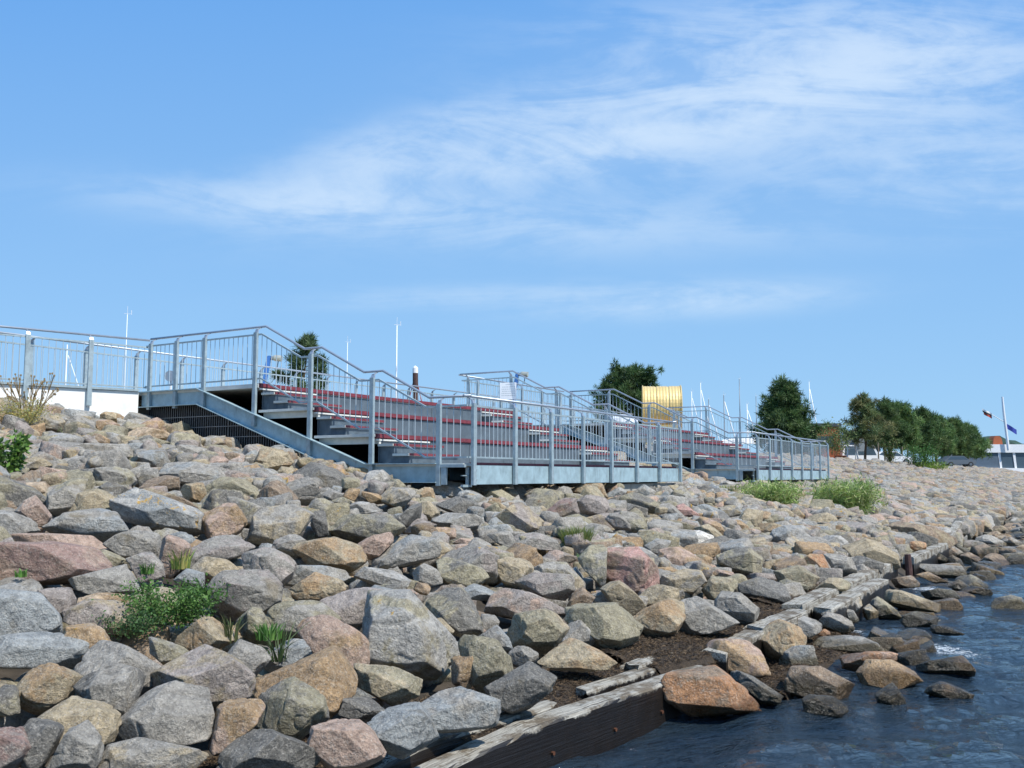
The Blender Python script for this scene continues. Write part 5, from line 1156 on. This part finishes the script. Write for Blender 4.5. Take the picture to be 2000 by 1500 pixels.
for i, (px, py, dist, q_, lab) in enumerate(ROW):
    x = (px - 1000) / 1850 * dist; top = 2 + (928 - py - 9) / 1850 * dist; H = top - 3.1
    cols = [(.085, .155, .045), (.11, .19, .055), (.06, .12, .035), (.14, .20, .06)] if i else [(.13, .17, .06), (.17, .17, .07), (.09, .14, .05)]
    sh_c = [.85, .6, .85, .65, .9, .7, .85][i]; cols = [tuple(c_ * sh_c for c_ in cc_) for cc_ in cols]
    pine('pine_tree', (x, dist, 3.1), H, [5.4, 5.2, 6.4, 7.4, 7.8, 8.6, 9.6][i], 30 + i, lab, shape='cone', nclump=[210, 400, 500, 500, 480, 480, 440][i], per=56, trunk_h=.27, cols=cols, group='pines in a row along the quay', loose=1.3 if i == 0 else 1)
# staked frames round the trunks
stk = [(1705, 95), (1717, 95), (1752, 108), (1762, 110), (1774, 115), (1812, 135), (1821, 140), (1834, 150), (1843, 152), (1851, 160), (1868, 170), (1877, 175), (1885, 180), (1893, 185)]
sm = MB(); sm.tube([(0, 0, 0), (0, 0, 2.1)], .07, 7)
o0 = None
for i, (px, dist) in enumerate(stk):
    if o0 is None: o = o0 = sm.build('tree_stake', M['stake'])
    else: o = o0.copy(); COL.objects.link(o)
    o.location = ((px - 1000) / 1850 * dist, dist - 1.2, 3.1)
    tag(o, ['pale wooden stake, %s from the left, under the row of pines' % w_ for w_ in 'first second third fourth fifth sixth seventh eighth ninth tenth eleventh twelfth thirteenth last'.split()][i], 'tree stake', 'stakes under the row of pines')

def leafy(name, loc, spread, h, n, ls, seed, cols, label, cat, stems=8, narrow=.4, flat=False, group=None):
    r_ = np.random.default_rng(seed); root = empty(name, loc); st = MB(); P_ = []
    for s_ in range(stems):
        az = r_.uniform(0, 6.28); rad = spread * math.sqrt(r_.random()) * .5; hh = h * r_.uniform(.6, 1)
        p0 = np.array([rad * .5 * math.cos(az), rad * .5 * math.sin(az), -.05]); p2 = np.array([rad * math.cos(az) * 1.6, rad * math.sin(az) * 1.6, hh])
        p1 = (p0 + p2) / 2 + [0, 0, .12 * hh]; st.tube([tuple(p0), tuple(p1), tuple(p2)], [ls * .09, ls * .07, ls * .04], 5, cap=False)
        for k_ in range(n // stems):
            f = r_.uniform(.15, 1); q_ = p0 * (1 - f) ** 2 + 2 * p1 * f * (1 - f) + p2 * f * f; P_.append(q_ + r_.normal(0, spread * (.14 if flat else .07), 3) * [1, 1, .5])
    st.build('stem', M['reedstem' if 'reed' in name else 'leafstem'], root)
    P_ = np.array(P_); N = len(P_); d = r_.normal(0, 1, (N, 3)) + [0, 0, .4]; d /= np.linalg.norm(d, axis=1)[:, None]
    sd_ = np.cross(d, r_.normal(0, 1, (N, 3))); sd_ /= np.linalg.norm(sd_, axis=1)[:, None]; L = ls * r_.uniform(.6, 1.3, (N, 1))
    V = np.stack([P_, P_ + d * L * .5 + sd_ * L * narrow * .5, P_ + d * L, P_ + d * L * .5 - sd_ * L * narrow * .5], 1).reshape(-1, 3)
    Fc = np.arange(N * 4).reshape(-1, 4); cl = np.array(cols)[r_.integers(0, len(cols), N)] * r_.uniform(.7, 1.3, (N, 1))
    npmesh('leaves', V, Fc, M['leaf'], {'col': np.repeat(cl, 4, 0)}, smooth=False, parent=root)
    return tag(root, label, cat, group)
M['leafstem'] = simple('green_stem', (.10, .11, .04), .7)
M['reedstem'] = simple('reed_stem', (.36, .40, .16), .7)
M['drystem'] = simple('dry_stem', (.22, .15, .06), .8)
def grass(name, loc, spread, h, n, seed, cols, label, wd=.006, cat='grass tuft', bend=.5):
    r_ = np.random.default_rng(seed); V = []; Fc = []; cl = []
    for i in range(n):
        a = r_.uniform(0, 6.28); rd = spread * .5 * math.sqrt(r_.random()); b = np.array([rd * math.cos(a), rd * math.sin(a), -.05]); H_ = h * r_.uniform(.45, 1.05) * (1 - .55 * (2 * rd / spread) ** 2 if cat == 'reed clump' else 1)
        out_ = np.array([math.cos(a + r_.normal(0, .6)), math.sin(a + r_.normal(0, .6)), 0]) * bend * H_ * r_.uniform(.2, 1); sdv = np.array([-math.sin(a), math.cos(a), 0]) if r_.random() > .5 else np.array([1, 0, 0])
        c = np.array(cols[r_.integers(len(cols))]) * r_.uniform(.7, 1.3); k_ = len(V)
        for f, wf in ((0, 1), (.45, .8), (.8, .5), (1, .05)):
            p_ = b + np.array([0, 0, H_ * (f - .18 * f * f)]) + out_ * f * f
            V += [p_ - sdv * wd * wf, p_ + sdv * wd * wf]; cl += [c, c]
        Fc += [[k_ + 2 * j, k_ + 2 * j + 1, k_ + 2 * j + 3, k_ + 2 * j + 2] for j in range(3)]
    o = npmesh(name, V, Fc, M['leaf'], {'col': np.array(cl)}, smooth=False); o.location = loc
    return tag(o, label, cat)
def on_bank(px, py, dz=0.):
    """a point on the bank seen in that direction from the beach"""
    e = math.atan(178 / 1850); d = Vector((px - 1000, 1850 * math.cos(e) - (750 - py) * math.sin(e), (750 - py) * math.cos(e) + 1850 * math.sin(e))).normalized()
    l = 3.0
    while l < 300:
        p_ = Vector((0, 0, 2)) + d * l; t_ = p_.x * UX[0] + p_.y * UX[1]
        if p_.z < slope(t_) or t_ > 17: break
        l += .01
    return Vector((p_.x, p_.y, p_.z + dz))
GR = [(.12, .27, .05), (.09, .20, .04), (.17, .32, .08)]; YG = [(.34, .38, .09), (.22, .32, .08), (.42, .38, .13)]
leafy('weed_plant', on_bank(332, 1232, .08), .44, .26, 4200, .026, 1, [(.08, .17, .03), (.055, .13, .025), (.11, .21, .045)], 'dense leafy green weeds growing between boulders above the small wedge stone', 'weed', 26, .6, True)
leafy('weed_plant', on_bank(255, 1248, .06), .30, .14, 1200, .022, 2, [(.045, .10, .03), (.07, .14, .04)], 'low darker green weeds left of the dense leafy patch', 'weed', 12, .6, True)
grass('grass_tuft', on_bank(452, 1268, .10), .10, .26, 26, 3, [(.09, .13, .04), (.16, .16, .07)], 'thin grass blades standing right of the large pink-rimmed boulder top')
grass('grass_tuft', on_bank(525, 1262, .10), .18, .16, 90, 4, GR, 'bright short grass tuft left of the smooth pinkish boulder')
grass('grass_tuft', on_bank(545, 1305, .10), .12, .34, 30, 5, [(.10, .15, .05), (.08, .12, .04)], 'long arching grass blades above the orange-tan wedge boulder', bend=.9)
grass('grass_tuft', on_bank(1127, 1075, .10), .42, .36, 700, 6, [(.10, .17, .04), (.16, .20, .05), (.20, .22, .05)], 'round green grass tuft growing above the pink flat-topped boulder', wd=.004)
RC = [(.26, .38, .09), (.36, .46, .14), (.18, .29, .07), (.40, .42, .20)]
leafy('reed_clump', on_bank(1508, 990, -.05), 1.0, .68, 5200, .17, 7, RC, 'left broad reedy clump below the farther terrace', 'reed clump', 60, .13, True)
leafy('reed_clump', on_bank(1603, 990, -.05), .40, .60, 1500, .15, 8, RC, 'small middle reedy clump between the two broad ones', 'reed clump', 20, .13, True)
leafy('reed_clump', on_bank(1655, 1008, -.05), 1.0, 1.05, 6500, .18, 9, RC, 'right tall pale-tipped reedy clump on the bank', 'reed clump', 60, .13, True)
leafy('weed_plant', on_bank(1690, 1000, -.05), .9, .6, 900, .07, 10, YG, 'yellow-green weeds at the right foot of the tall reedy clump', 'weed', 20, .4)
leafy('leafy_plant', on_bank(12, 925, .0), .34, .58, 700, .085, 11, [(.10, .20, .03), (.07, .15, .025), (.15, .26, .05)], 'leafy bright green plant at the left edge below the dry thistle', 'leafy plant', 9, .5)
leafy('dry_thistle', on_bank(45, 838, .1), .70, .42, 2600, .035, 12, [(.50, .38, .10), (.38, .32, .10), (.26, .30, .09)], 'yellow-brown dry thistle bush in front of the concrete wall', 'dry bush', 24, .4, True)
# thistle heads on tall stalks
r2 = random.Random(5); root = empty('dry_flower_stalks', on_bank(52, 830, 0)); m1 = MB(); hd = []
for i in range(22):
    x = r2.uniform(-.42, .42); h_ = r2.uniform(.45, .95); e_ = (x * 1.25 + r2.uniform(-.06, .06), r2.uniform(-.15, .15), h_)
    m1.tube([(x * .4, 0, 0), (x * .9, 0, h_ * .6), e_], .006, 4, cap=False)
    for j in range(3):
        f = (e_[0] + r2.uniform(-.07, .07), e_[1] + r2.uniform(-.05, .05), e_[2] - r2.uniform(-.04, .1)); m1.bar((x * .9, 0, h_ * .6), f, .006, .006); hd.append(f)
m1.build('stalks', M['drystem'], root); m2 = MB(); m2.box(-.014, .014, -.014, .014, -.018, .018); h0 = m2.build('seed_head', simple('seed_heads', (.30, .22, .12), .9), root, bevel=.006); h0.location = hd[0]
for f in hd[1:]: copy_child(h0, root, f)
tag(root, 'tall thin dry flower stalks rising from the thistle bush before the wall', 'dry stalks')
grass('grass_tuft', on_bank(300, 838, .0), .5, .30, 140, 14, [(.14, .20, .06), (.20, .22, .09)], 'green grass and weeds at the foot of the black wire screen')
grass('grass_tuft', on_bank(288, 1132, .10), .12, .12, 70, 15, GR, 'tiny green tuft below the mauve pink-streaked boulder in the left slope')
grass('grass_tuft', on_bank(352, 1122, .10), .16, .22, 70, 16, YG, 'thin yellow-green flowering weed below the upright tan-pink block')
grass('grass_tuft', on_bank(40, 1140, .10), .08, .08, 40, 17, GR, 'tiny green tuft under the big mauve boulder at the left edge')
grass('grass_tuft', on_bank(1140, 1112, .12), .12, .16, 60, 18, GR, 'faint green tuft beside the olive boulder left of the pink flat-topped one')
grass('grass_tuft', on_bank(1430, 962, -.02), .9, .35, 300, 19, YG, 'low yellow-green growth at the left of the broad reedy clump', wd=.01)
leafy('weed_plant', on_bank(143, 852, .0), .4, .22, 220, .04, 20, [(.10, .14, .05), (.16, .19, .08)], 'sparse green weed between grey boulders under the concrete wall', 'weed', 8, .5)
leafy('young_tree', (36.6, 92, 3.0), 1.1, 2.6, 1500, .16, 21, [(.10, .17, .04), (.07, .12, .03), (.13, .10, .04)], 'reddish-stemmed young tree before the row of pines', 'young tree', 9, .5)
leafy('shrub', (40.8, 95, 2.6), 2.6, 2.6, 3000, .16, 22, [(.05, .14, .025), (.07, .17, .03)], 'round mid-green shrub before the row of pines', 'shrub', 24, .5, True)
leafy('shrub', (41.5, 94, 2.2), 2.0, 1.2, 2200, .14, 23, [(.20, .30, .03), (.15, .25, .03)], 'bright yellow-green low bush beside the round mid-green shrub', 'shrub', 22, .5, True)
leafy('shrub', (18.7, 55, 3.2), 1.5, 2.0, 1600, .12, 24, [(.12, .18, .05), (.17, .20, .06), (.09, .13, .04)], 'yellow-green shrub behind the right end of the farther terrace', 'shrub', 14, .5, True)
leafy('shrub', (31.0, 98, 3.1), 2.2, 3.2, 1600, .16, 25, [(.14, .19, .04), (.20, .22, .05)], 'yellow-green tall shrub at the right foot of the lone cone pine', 'shrub', 14, .5, True)

# ================================================================ BEHIND THE PROMENADE
def sailboat(px, ytop, dist, label, stay=0, dark=False, head=True, r0=.07):
    x = (px - 1000) / 1850 * dist; H = 2 + (928 - ytop) / 1850 * dist
    root = empty('sailboat', (x, dist, 0), .4)
    h_ = MB(); rings = []
    for f, wd, dp in ((-1, .55, .75), (-.6, .95, .9), (0, 1.15, 1), (.6, .75, .95), (1, .05, 1.1)):
        rings.append([(f * 3.8, -wd, dp), (f * 3.8, -wd * .7, .2), (f * 3.8, 0, -.2), (f * 3.8, wd * .7, .2), (f * 3.8, wd, dp)])
    for r_ in rings: h_.v += r_
    for i in range(4):
        for j in range(4): a = i * 5 + j; h_.f.append((a, a + 1, a + 6, a + 5))
    h_.f += [(0, 5, 9, 4), (5, 10, 14, 9), (10, 15, 19, 14), (15, 20, 24, 19), (0, 1, 2, 3, 4)]
    h_.build('hull', M['white'], root)
    c_ = MB(); c_.box(-1.6, 1.2, -.6, .6, 1.0, 1.5); c_.build('cabin', M['white'], root, bevel=.12)
    m_ = MB(); m_.tube([(0, 0, 1), (0, 0, H * .5), (.0, 0, H)], [r0, r0, r0 * .6], 7); mst = m_.build('mast', M['mastdark' if dark else 'alu'], root, smooth=True)
    if head:
        m_ = MB(); m_.bar((-.2, 0, H + .05), (.2, 0, H + .05), .02, .02); m_.tube([(.25, 0, H), (.25, 0, H + .3)], .018, 5); m_.tube([(0, 0, H), (0, 0, H + .55)], .012, 5); m_.build('wind_vane', M['alu'], mst)
    m_ = MB(); m_.tube([(-.1, 0, 2.0), (-3.0, 0, 2.1)], .1, 7); m_.build('boom', M['white'], root)
    if stay:
        stay *= .5
        m_ = MB(); m_.tube([(3.7, 0, 1.1), (.1, 0, H * .93)], stay, 6); m_.build('furled_foresail', M['white'], root, smooth=True)
    m_ = MB(); m_.tube([(0, 1.1, 1), (0, 0, H * .8)], .010, 4); m_.tube([(0, -1.1, 1), (0, 0, H * .8)], .010, 4); m_.build('rigging', M['alu'], root)
    return tag(root, label, 'sailboat', 'sailing boats moored in the harbour behind the promenade')
sailboat(240, 612, 62, 'sailing boat with the tall thin mast behind the left railing corner', r0=.035)
sailboat(124, 672, 75, 'sailing boat with the short mast left of the tallest left-hand mast', stay=.07, head=False, r0=.06)
sailboat(676, 668, 80, 'sailing boat whose forked mast top shows right of the sparse young pine', r0=.04)
sailboat(773, 634, 62, 'sailing boat with the bright white mast left of the dark mooring post', r0=.055)
for i, (px, yt, ds, st, dk, lab) in enumerate(((1352, 765, 140, .10, False, 'sailing boat with the first white mast right of the golden drum'), (1370, 748, 150, .13, False, 'sailing boat with the taller mast second right of the golden drum'),
    (1385, 780, 140, .13, True, 'sailing boat with the short mast and furled sail third right of the golden drum'), (1415, 772, 130, .15, True, 'sailing boat with a dark mast and white furled sail before the tallest thin mast'),
    (1446, 740, 160, 0, True, 'sailing boat with the tallest thin dark mast between drum and cone pine'), (1460, 790, 130, .12, False, 'sailing boat with the short white mast right of the thin dark one'),
    (1478, 774, 170, 0, True, 'sailing boat whose faint mast touches the cone pine on the left'), (1583, 746, 180, .17, False, 'sailing boat with mast and slanting furled sail just right of the cone pine'),
    (1643, 832, 190, .0, False, 'sailing boat with the stubby mast above the slate-grey hut'))):
    sailboat(px, yt, ds, lab, st, dk, r0=.085)

# golden drum on its cradle
root = empty('golden_drum', (7.92, 50, 4.35), -.12); m_ = MB(); n = 40; segs = 24; Lh = .96; R_ = 1.13; rr = random.Random(2)
for i in range(segs + 1):
    x = -Lh + 2 * Lh * i / segs; sm_ = .03 if i in (8, 16) else 0
    for k_ in range(n):
        a = 2 * math.pi * k_ / n; r_ = R_ - sm_ + .012 * (i % 2) + .006 * rr.random(); m_.v.append((x, r_ * math.cos(a), 1.2 + r_ * math.sin(a)))
for i in range(segs):
    for k_ in range(n): a = i * n + k_; b = i * n + (k_ + 1) % n; m_.f.append((a, b, b + n, a + n))
m_.f += [tuple(range(n)), tuple(segs * n + k_ for k_ in range(n))]
m_.build('drum_shell', M['gold'], root)
for sx_ in (-1, 1):
    m_ = MB(); pts = [(sx_ * (Lh + .03), (R_ + .03) * math.cos(2 * math.pi * k_ / 40), 1.2 + (R_ + .03) * math.sin(2 * math.pi * k_ / 40)) for k_ in range(41)]
    m_.tube(pts, .035, 6, cap=False); m_.build('rim', M['gold'], root)
m_ = MB(); m_.prism([(-.9, -.75), (.9, -.75), (1.05, .25), (.55, .14), (0, .06), (-.55, .14), (-1.05, .25)], 0, -Lh * .9, Lh * .95); m_.build('cradle', M['gold'], root)
tag(root, 'big golden corrugated drum in front of the round dark pine', 'golden drum')

# coin telescopes on blue stands
def telescope(x, y, z, label, rz):
    root = empty('viewing_telescope', (x, y, z), rz)
    m_ = MB(); m_.prism([(-.08, 0), (.06, 0), (.0, .75), (.09, 1.25), (.13, 1.58), (.04, 1.58), (-.04, 1.2), (-.09, .7)], 1, -.06, .06); m_.build('blue_stand', M['blue'], root, bevel=.01)
    m_ = MB(); m_.tube([(.14, 0, 1.52), (.20, 0, 1.50)], .055, 10); m_.build('mount', M['mastdark'], root)
    m_ = MB(); m_.tube([(.18, 0, 1.52), (.24, 0, 1.52), (.44, 0, 1.50), (.445, 0, 1.50)], [.06, .088, .088, .07], 14); m_.build('tube', M['brass'], root, smooth=False)
    m_ = MB(); m_.tube([(.34, 0, 1.43), (.31, 0, 1.2)], .015, 6); m_.build('pivot_arm', M['mastdark'], root)
    tag(root, label, 'telescope', 'viewing telescopes on the promenade')
telescope(-6.95, 26.6, 3.78, 'blue-stand viewing telescope behind the top of the nearer stair railing', .0)
telescope(.10, 31, 3.78, 'blue-stand viewing telescope above the white notice board', -.3)

# mooring post with red ropes
root = empty('mooring_post', (-4.62, 45, 3.6)); m_ = MB(); m_.tube([(0, 0, -.5), (.03, 0, 1.5), (.0, 0, 3.25)], [.16, .14, .13], 9); m_.build('pile', M['wood_dark'], root)
m_ = MB(); m_.tube([(0, 0, 3.25), (0, 0, 3.5), (-.05, 0, 3.58)], [.135, .13, .06], 9); m_.build('cap', M['alu'], root)
for sx_ in (-1, 1): m_ = MB(); m_.tube([(0, 0, 3.2), (sx_ * .7, 0, .3)], .022, 5); m_.build('red_stay', M['rope'], root)
tag(root, 'dark wooden mooring post with pale cap and red stays', 'mooring post')
# white tank and small fittings
root = empty('white_canister', (-5.3, 41, 3.6)); m_ = MB(); m_.tube([(-.16, 0, 0), (-.16, 0, .62), (-.16, 0, .72)], [.2, .2, .17], 14); m_.tube([(.22, .1, 0), (.22, .1, .55), (.22, .1, .64)], [.17, .17, .14], 14); m_.build('drum', M['white'], root, smooth=False)
m_ = MB(); m_.tube([(-.16, 0, .72), (-.16, 0, .84)], .13, 10); m_.tube([(.22, .1, .64), (.22, .1, .74)], .10, 10); m_.build('lid', M['mastdark'], root)
tag(root, 'pair of white canisters with dark lids behind the top red seat edge', 'canister')
root = empty('radar_mast', (-12.3, 34, 3.2)); m_ = MB(); m_.tube([(.0, 0, -.5), (.0, 0, 2.25)], .035, 7); m_.build('pole', M['alu'], root)
m_ = MB(); m_.tube([(.0, -.12, 2.35), (0, -.02, 2.35), (0, .06, 2.35)], [.20, .17, .05], 14); m_.build('dish', M['rail'], root)
m_ = MB(); m_.box(-.30, .12, -.1, .1, 1.25, 1.6); m_.build('equipment_box', M['white'], root, bevel=.03); m_ = MB(); m_.box(-.12, .06, -.12, -.02, 1.05, 1.45); m_.build('motor', M['mastdark'], root)
m_ = MB(); m_.tube([(-.36, 0, .9), (-.36, 0, 1.75)], .03, 6); m_.build('fender', M['white'], root)
tag(root, 'small radar dish and white gear on a pole behind the left railing', 'radar mast')
# white items laid up between the terraces
def boat_cover(x, y, z, L, label, rz=0):
    m_ = MB(); V = []
    for i in range(9):
        f = i / 8; w_ = .55 * math.sin(math.pi * min(.97, max(.06, f))) ** .6; h_ = .35 + .25 * math.sin(math.pi * f)
        V += [(-L / 2 + L * f, -w_, .0), (-L / 2 + L * f, -w_ * .8, h_ * .7), (-L / 2 + L * f, 0, h_), (-L / 2 + L * f, w_ * .8, h_ * .7), (-L / 2 + L * f, w_, .0)]
    m_.v = V
    for i in range(8):
        for j in range(4): a = i * 5 + j; m_.f.append((a, a + 5, a + 6, a + 1))
        m_.f.append((i * 5, i * 5 + 4, i * 5 + 9, i * 5 + 5))
    m_.f += [(0, 1, 2, 3, 4), (40, 44, 43, 42, 41)]
    o = m_.build('covered_dinghy', M['white'], smooth=False); o.location = (x, y, z); o.rotation_euler = (0, 0, rz); tag(o, label, 'dinghy', 'covered dinghies laid up ashore')
boat_cover(5.3, 46, 4.35, 1.6, 'white covered dinghy under the round pine, left of the golden drum')
boat_cover(22.4, 88, 4.9, 6.0, 'long white covered dinghy behind the farther terrace, left of the cone pine foot', .1)
for i, (x, y, z, L) in enumerate(((5.3, 46, 3.6, 1.6), (22.4, 88, 3.1, 6.0))):
    root = MB()
    for sx_ in (-.35, .35): root.box(sx_ * L - .06, sx_ * L + .06, -.4, .4, 0, .78 if i == 0 else 1.83)
    o = root.build('boat_trestle', M['stake']); o.location = (x, y, z); o.rotation_euler = (0, 0, .1 * i); tag(o, ['low wooden trestle pair under the small covered dinghy', 'tall wooden trestle pair under the long covered dinghy'][i], 'trestle')

# buildings
def building(x, y, z, w_, d_, h_, wall, label, roof=None, win=(), rz=0, roof_over=.15, door=None, nm='harbour_building'):
    root = empty(nm, (x, y, z), rz)
    m_ = MB(); m_.box(-w_ / 2, w_ / 2, 0, d_, 0, h_); m_.build('wall', M[wall], root)
    m_ = MB(); m_.box(-w_ / 2 - roof_over, w_ / 2 + roof_over, -roof_over, d_ + roof_over, h_ + .003, h_ + .35); m_.build('roof', M[roof or wall], root)
    for (a, b, c, e) in win:
        m_ = MB(); m_.box(a, b, -.06, -.003, c, e); f_ = m_.build('window', M['slate'], root)
        m_ = MB(); m_.box(a + .08, b - .08, -.08, -.062, c + .08, e - .08); m_.build('pane', M['glass'], f_)
    if door: m_ = MB(); m_.box(door[0], door[1], -.07, -.003, 0, door[2]); m_.build('door', M['white'], root)
    return tag(root, label, 'building')
building(31.6, 100, 3.1, 6.0, 5, 4.0, 'orange', 'orange brick harbour house with a flat dark roof beside the cone pine', 'slate', [(-2.6, -.3, 1.9, 3.0), (-.1, 2.3, 1.9, 3.0)])
building(39.0, 112, 3.1, 3.4, 5, 3.55, 'lightgrey', 'light grey hut between the orange house and the dark hut', 'lightgrey', [(-1.5, 1.5, .1, 1.0)])
building(41.9, 111.0, 3.1, 2.4, 4, 3.3, 'greyblue', 'dark slate hut behind the slanted ladder frame', 'slate', [], door=(-1.0, -.4, 1.2))
# little lookout frame
root = empty('lookout_frame', (34.7, 97, 3.05))
for a, b in ((-.55, -.5), (.35, .75)): m_ = MB(); m_.tube([(b, 0, 0), (a * .6, 0, 3.1)], .09, 6); m_.build('leg', M['white'], root)
m_ = MB(); m_.prism([(-1.1, 2.95), (1.1, 2.95), (.75, 3.2), (0, 3.55), (-.75, 3.2)], 1, -.5, .5); m_.build('roof', M['lightgrey'], root)
m_ = MB()
for z in (1.0, 1.7, 2.3): m_.bar((-.5, 0, z), (.55, 0, z), .06, .06)
m_.build('rungs', M['white'], root); tag(root, 'white ladder-like lookout frame with a small roof left of the pine row', 'lookout frame')
root = empty('info_panel', (35.9, 98, 3.05)); m_ = MB(); m_.tube([(-.45, 0, 0), (-.45, 0, 2.9)], .05, 6); m_.tube([(.45, 0, 0), (.45, 0, 2.9)], .05, 6); m_.build('post', M['steel'], root)
m_ = MB(); m_.box(-.5, .5, -.05, .05, 1.4, 2.8); m_.build('panel', M['lightgrey'], root); tag(root, 'light grey panel on posts right of the ladder-like frame', 'information panel')
b_ = MB(); b_.box(-.5, .5, -.3, .3, 0, .85); b_.box(-.55, .55, -.35, .35, .85, .92); o = b_.build('brick_planter', M['orange']); o.location = (33.2, 96, 3.05); tag(o, 'orange brick block at the foot of the dark hut', 'planter')
# vehicles
def vehicle(x, y, z, L, H, paint, label, kind, rz=0):
    root = empty(kind, (x, y, z), rz); m_ = MB()
    P_ = [(-L / 2, .35), (L / 2, .35), (L / 2, .95), (L * .36, 1.05), (L * .26, H), (-L * .46, H), (-L / 2, 1.0)] if kind == 'parked_van' else [(-L / 2, .32), (L / 2, .32), (L / 2, .8), (L * .28, .92), (L * .12, H), (-L * .3, H), (-L * .45, .95), (-L / 2, .85)]
    m_.prism(P_, 1, -.85, .85); m_.build('body', M[paint], root, bevel=.05)
    m_ = MB(); m_.prism([(L * .31, 1.02), (L * .22, H - .12), (-L * .42, H - .12), (-L * .44, 1.02)] if kind == 'parked_van' else [(L * .24, .95), (L * .11, H - .08), (-L * .28, H - .08), (-L * .40, .95)], 1, -.86, .86); m_.build('side_window', M['glass'], root)
    for sx_ in (-.3, .32):
        for sy in (-.8, .8):
            m_ = MB(); m_.tube([(sx_ * L, sy - .1, .33), (sx_ * L, sy + .1, .33)], .33, 14); wl_ = m_.build('wheel', M['rubber'], root)
            m_ = MB(); m_.tube([(sx_ * L, sy - .105, .33), (sx_ * L, sy + .105, .33)], .19, 10); m_.build('rim', M['mastdark'], wl_)
    return tag(root, label, 'van' if 'van' in kind else 'car')
vehicle(37.8, 103, 3.12, 4.6, 2.1, 'white', 'white van parked behind the left end of the pine row', 'parked_van')
vehicle(41.6, 104.5, 3.12, 4.3, 1.45, 'white', 'low white car parked right of the white van', 'parked_car')
vehicle(60.0, 128, 3.12, 4.3, 1.45, 'mastdark', 'dark car seen between the stakes of the pine row', 'parked_car')

# moored white ship with mast and flags
root = empty('moored_ship', (118, 232, -.7), 0)
m_ = MB(); m_.prism([(-6.5, -.6), (30, -.6), (30, 4.0), (-7.6, 4.6), (-8.0, 3.6)], 1, 0, 9); m_.build('hull', M['white'], root)
m_ = MB(); m_.box(-9.6, 1.3, .6, 8, 2.6, 8.15); m_.build('deckhouse', M['greyblue'], root)
m_ = MB(); m_.box(1.31, 30, .7, 8, 2.6, 8.2); wn = m_.build('saloon_window', M['glass'], root)
for x in (1.4, 5.0, 9.2, 13.4, 17.6, 22): m_ = MB(); m_.prism([(x, 4.2), (x + .5, 4.2), (x + .2, 8.2), (x - .4, 8.2)], 1, .5, .69); m_.build('window_post', M['white'], wn)
m_ = MB(); m_.prism([(-10.4, 8.2), (30, 8.2), (30, 10.2), (-1.6, 10.2), (-4.4, 9.9)], 1, .2, 8.4); m_.build('roof', M['white'], root)
m_ = MB(); m_.tube([(-8.7, .55, 6.9), (-8.7, .45, 6.9)], .42, 12); m_.build('porthole', M['rubber'], root)
m_ = MB(); m_.prism([(1.2, 10.2), (3.6, 10.2), (3.4, 11.6), (2.9, 12.3), (1.9, 12.4), (1.4, 11.8)], 1, 3, 5.5); m_.build('funnel', M['orange'], root)
tag(root, 'white ship or restaurant boat with a grey deckhouse, orange funnel and flat roof', 'ship')
root = empty('flag_mast', (120.3, 231.5, 8)); root.scale = (.8, .8, .72); m_ = MB(); m_.tube([(1.0, 0, 0), (.1, 0, 13), (-.1, 0, 18.2)], [.42, .38, .3], 9); m_.build('pole', M['white'], root)
m_ = MB(); m_.tube([(.3, 0, 9.5), (-3.6, 0, 12.2)], .11, 6); m_.build('gaff', M['white'], root)
def flag(pts, nx, f, name, mt):
    m_ = MB(); (x0, z0), (x1, z1) = pts; hh = f
    for i in range(nx + 1):
        a = i / nx; xx = x0 + (x1 - x0) * a; zz = z0 + (z1 - z0) * a + .12 * math.sin(a * 7); yy = .25 * math.sin(a * 8); m_.v += [(xx, yy, zz), (xx, yy, zz - hh), (xx, yy + .03, zz - hh), (xx, yy + .03, zz)]
    for i in range(nx):
        a = i * 4; b = a + 4
        for j in range(4): m_.f.append((a + j, a + (j + 1) % 4, b + (j + 1) % 4, b + j))
    m_.f += [(0, 1, 2, 3), (nx * 4 + 3, nx * 4 + 2, nx * 4 + 1, nx * 4)]
    return m_.build(name, M[mt], root)
flag(((-3.6, 12.6), (-6.3, 14.2)), 8, .55, 'flag_stripe', 'flag_white'); flag(((-3.6, 13.2 - 1.15), (-6.2, 14.2 - .56)), 8, .6, 'flag_stripe', 'flag_dark'); flag(((-3.6, 11.45), (-5.9, 12.9)), 8, .7, 'flag_stripe', 'flag_red')
flag(((.6, 9.2), (3.9, 7.0)), 10, 1.7, 'blue_flag', 'flag_blue')
tag(root, 'white flag mast on the ship with a striped flag and a blue flag', 'flag mast')
# open satellite-like white dish/lifebuoy near the bow
m_ = MB(); pts = [(.9 * math.cos(a), 0, .42 * math.sin(a)) for a in np.linspace(0, 2 * math.pi, 21)]; m_.tube(pts, .10, 5, cap=False); o = m_.build('mooring_ring', M['white']); o.location = (106.3, 228, 6.6); tag(o, 'pale oval ring beside the ship bow at the end of the pine row', 'ring')
for ob in bpy.data.objects:
    if ob.type == 'MESH' and ob.name.startswith('hill'): pass
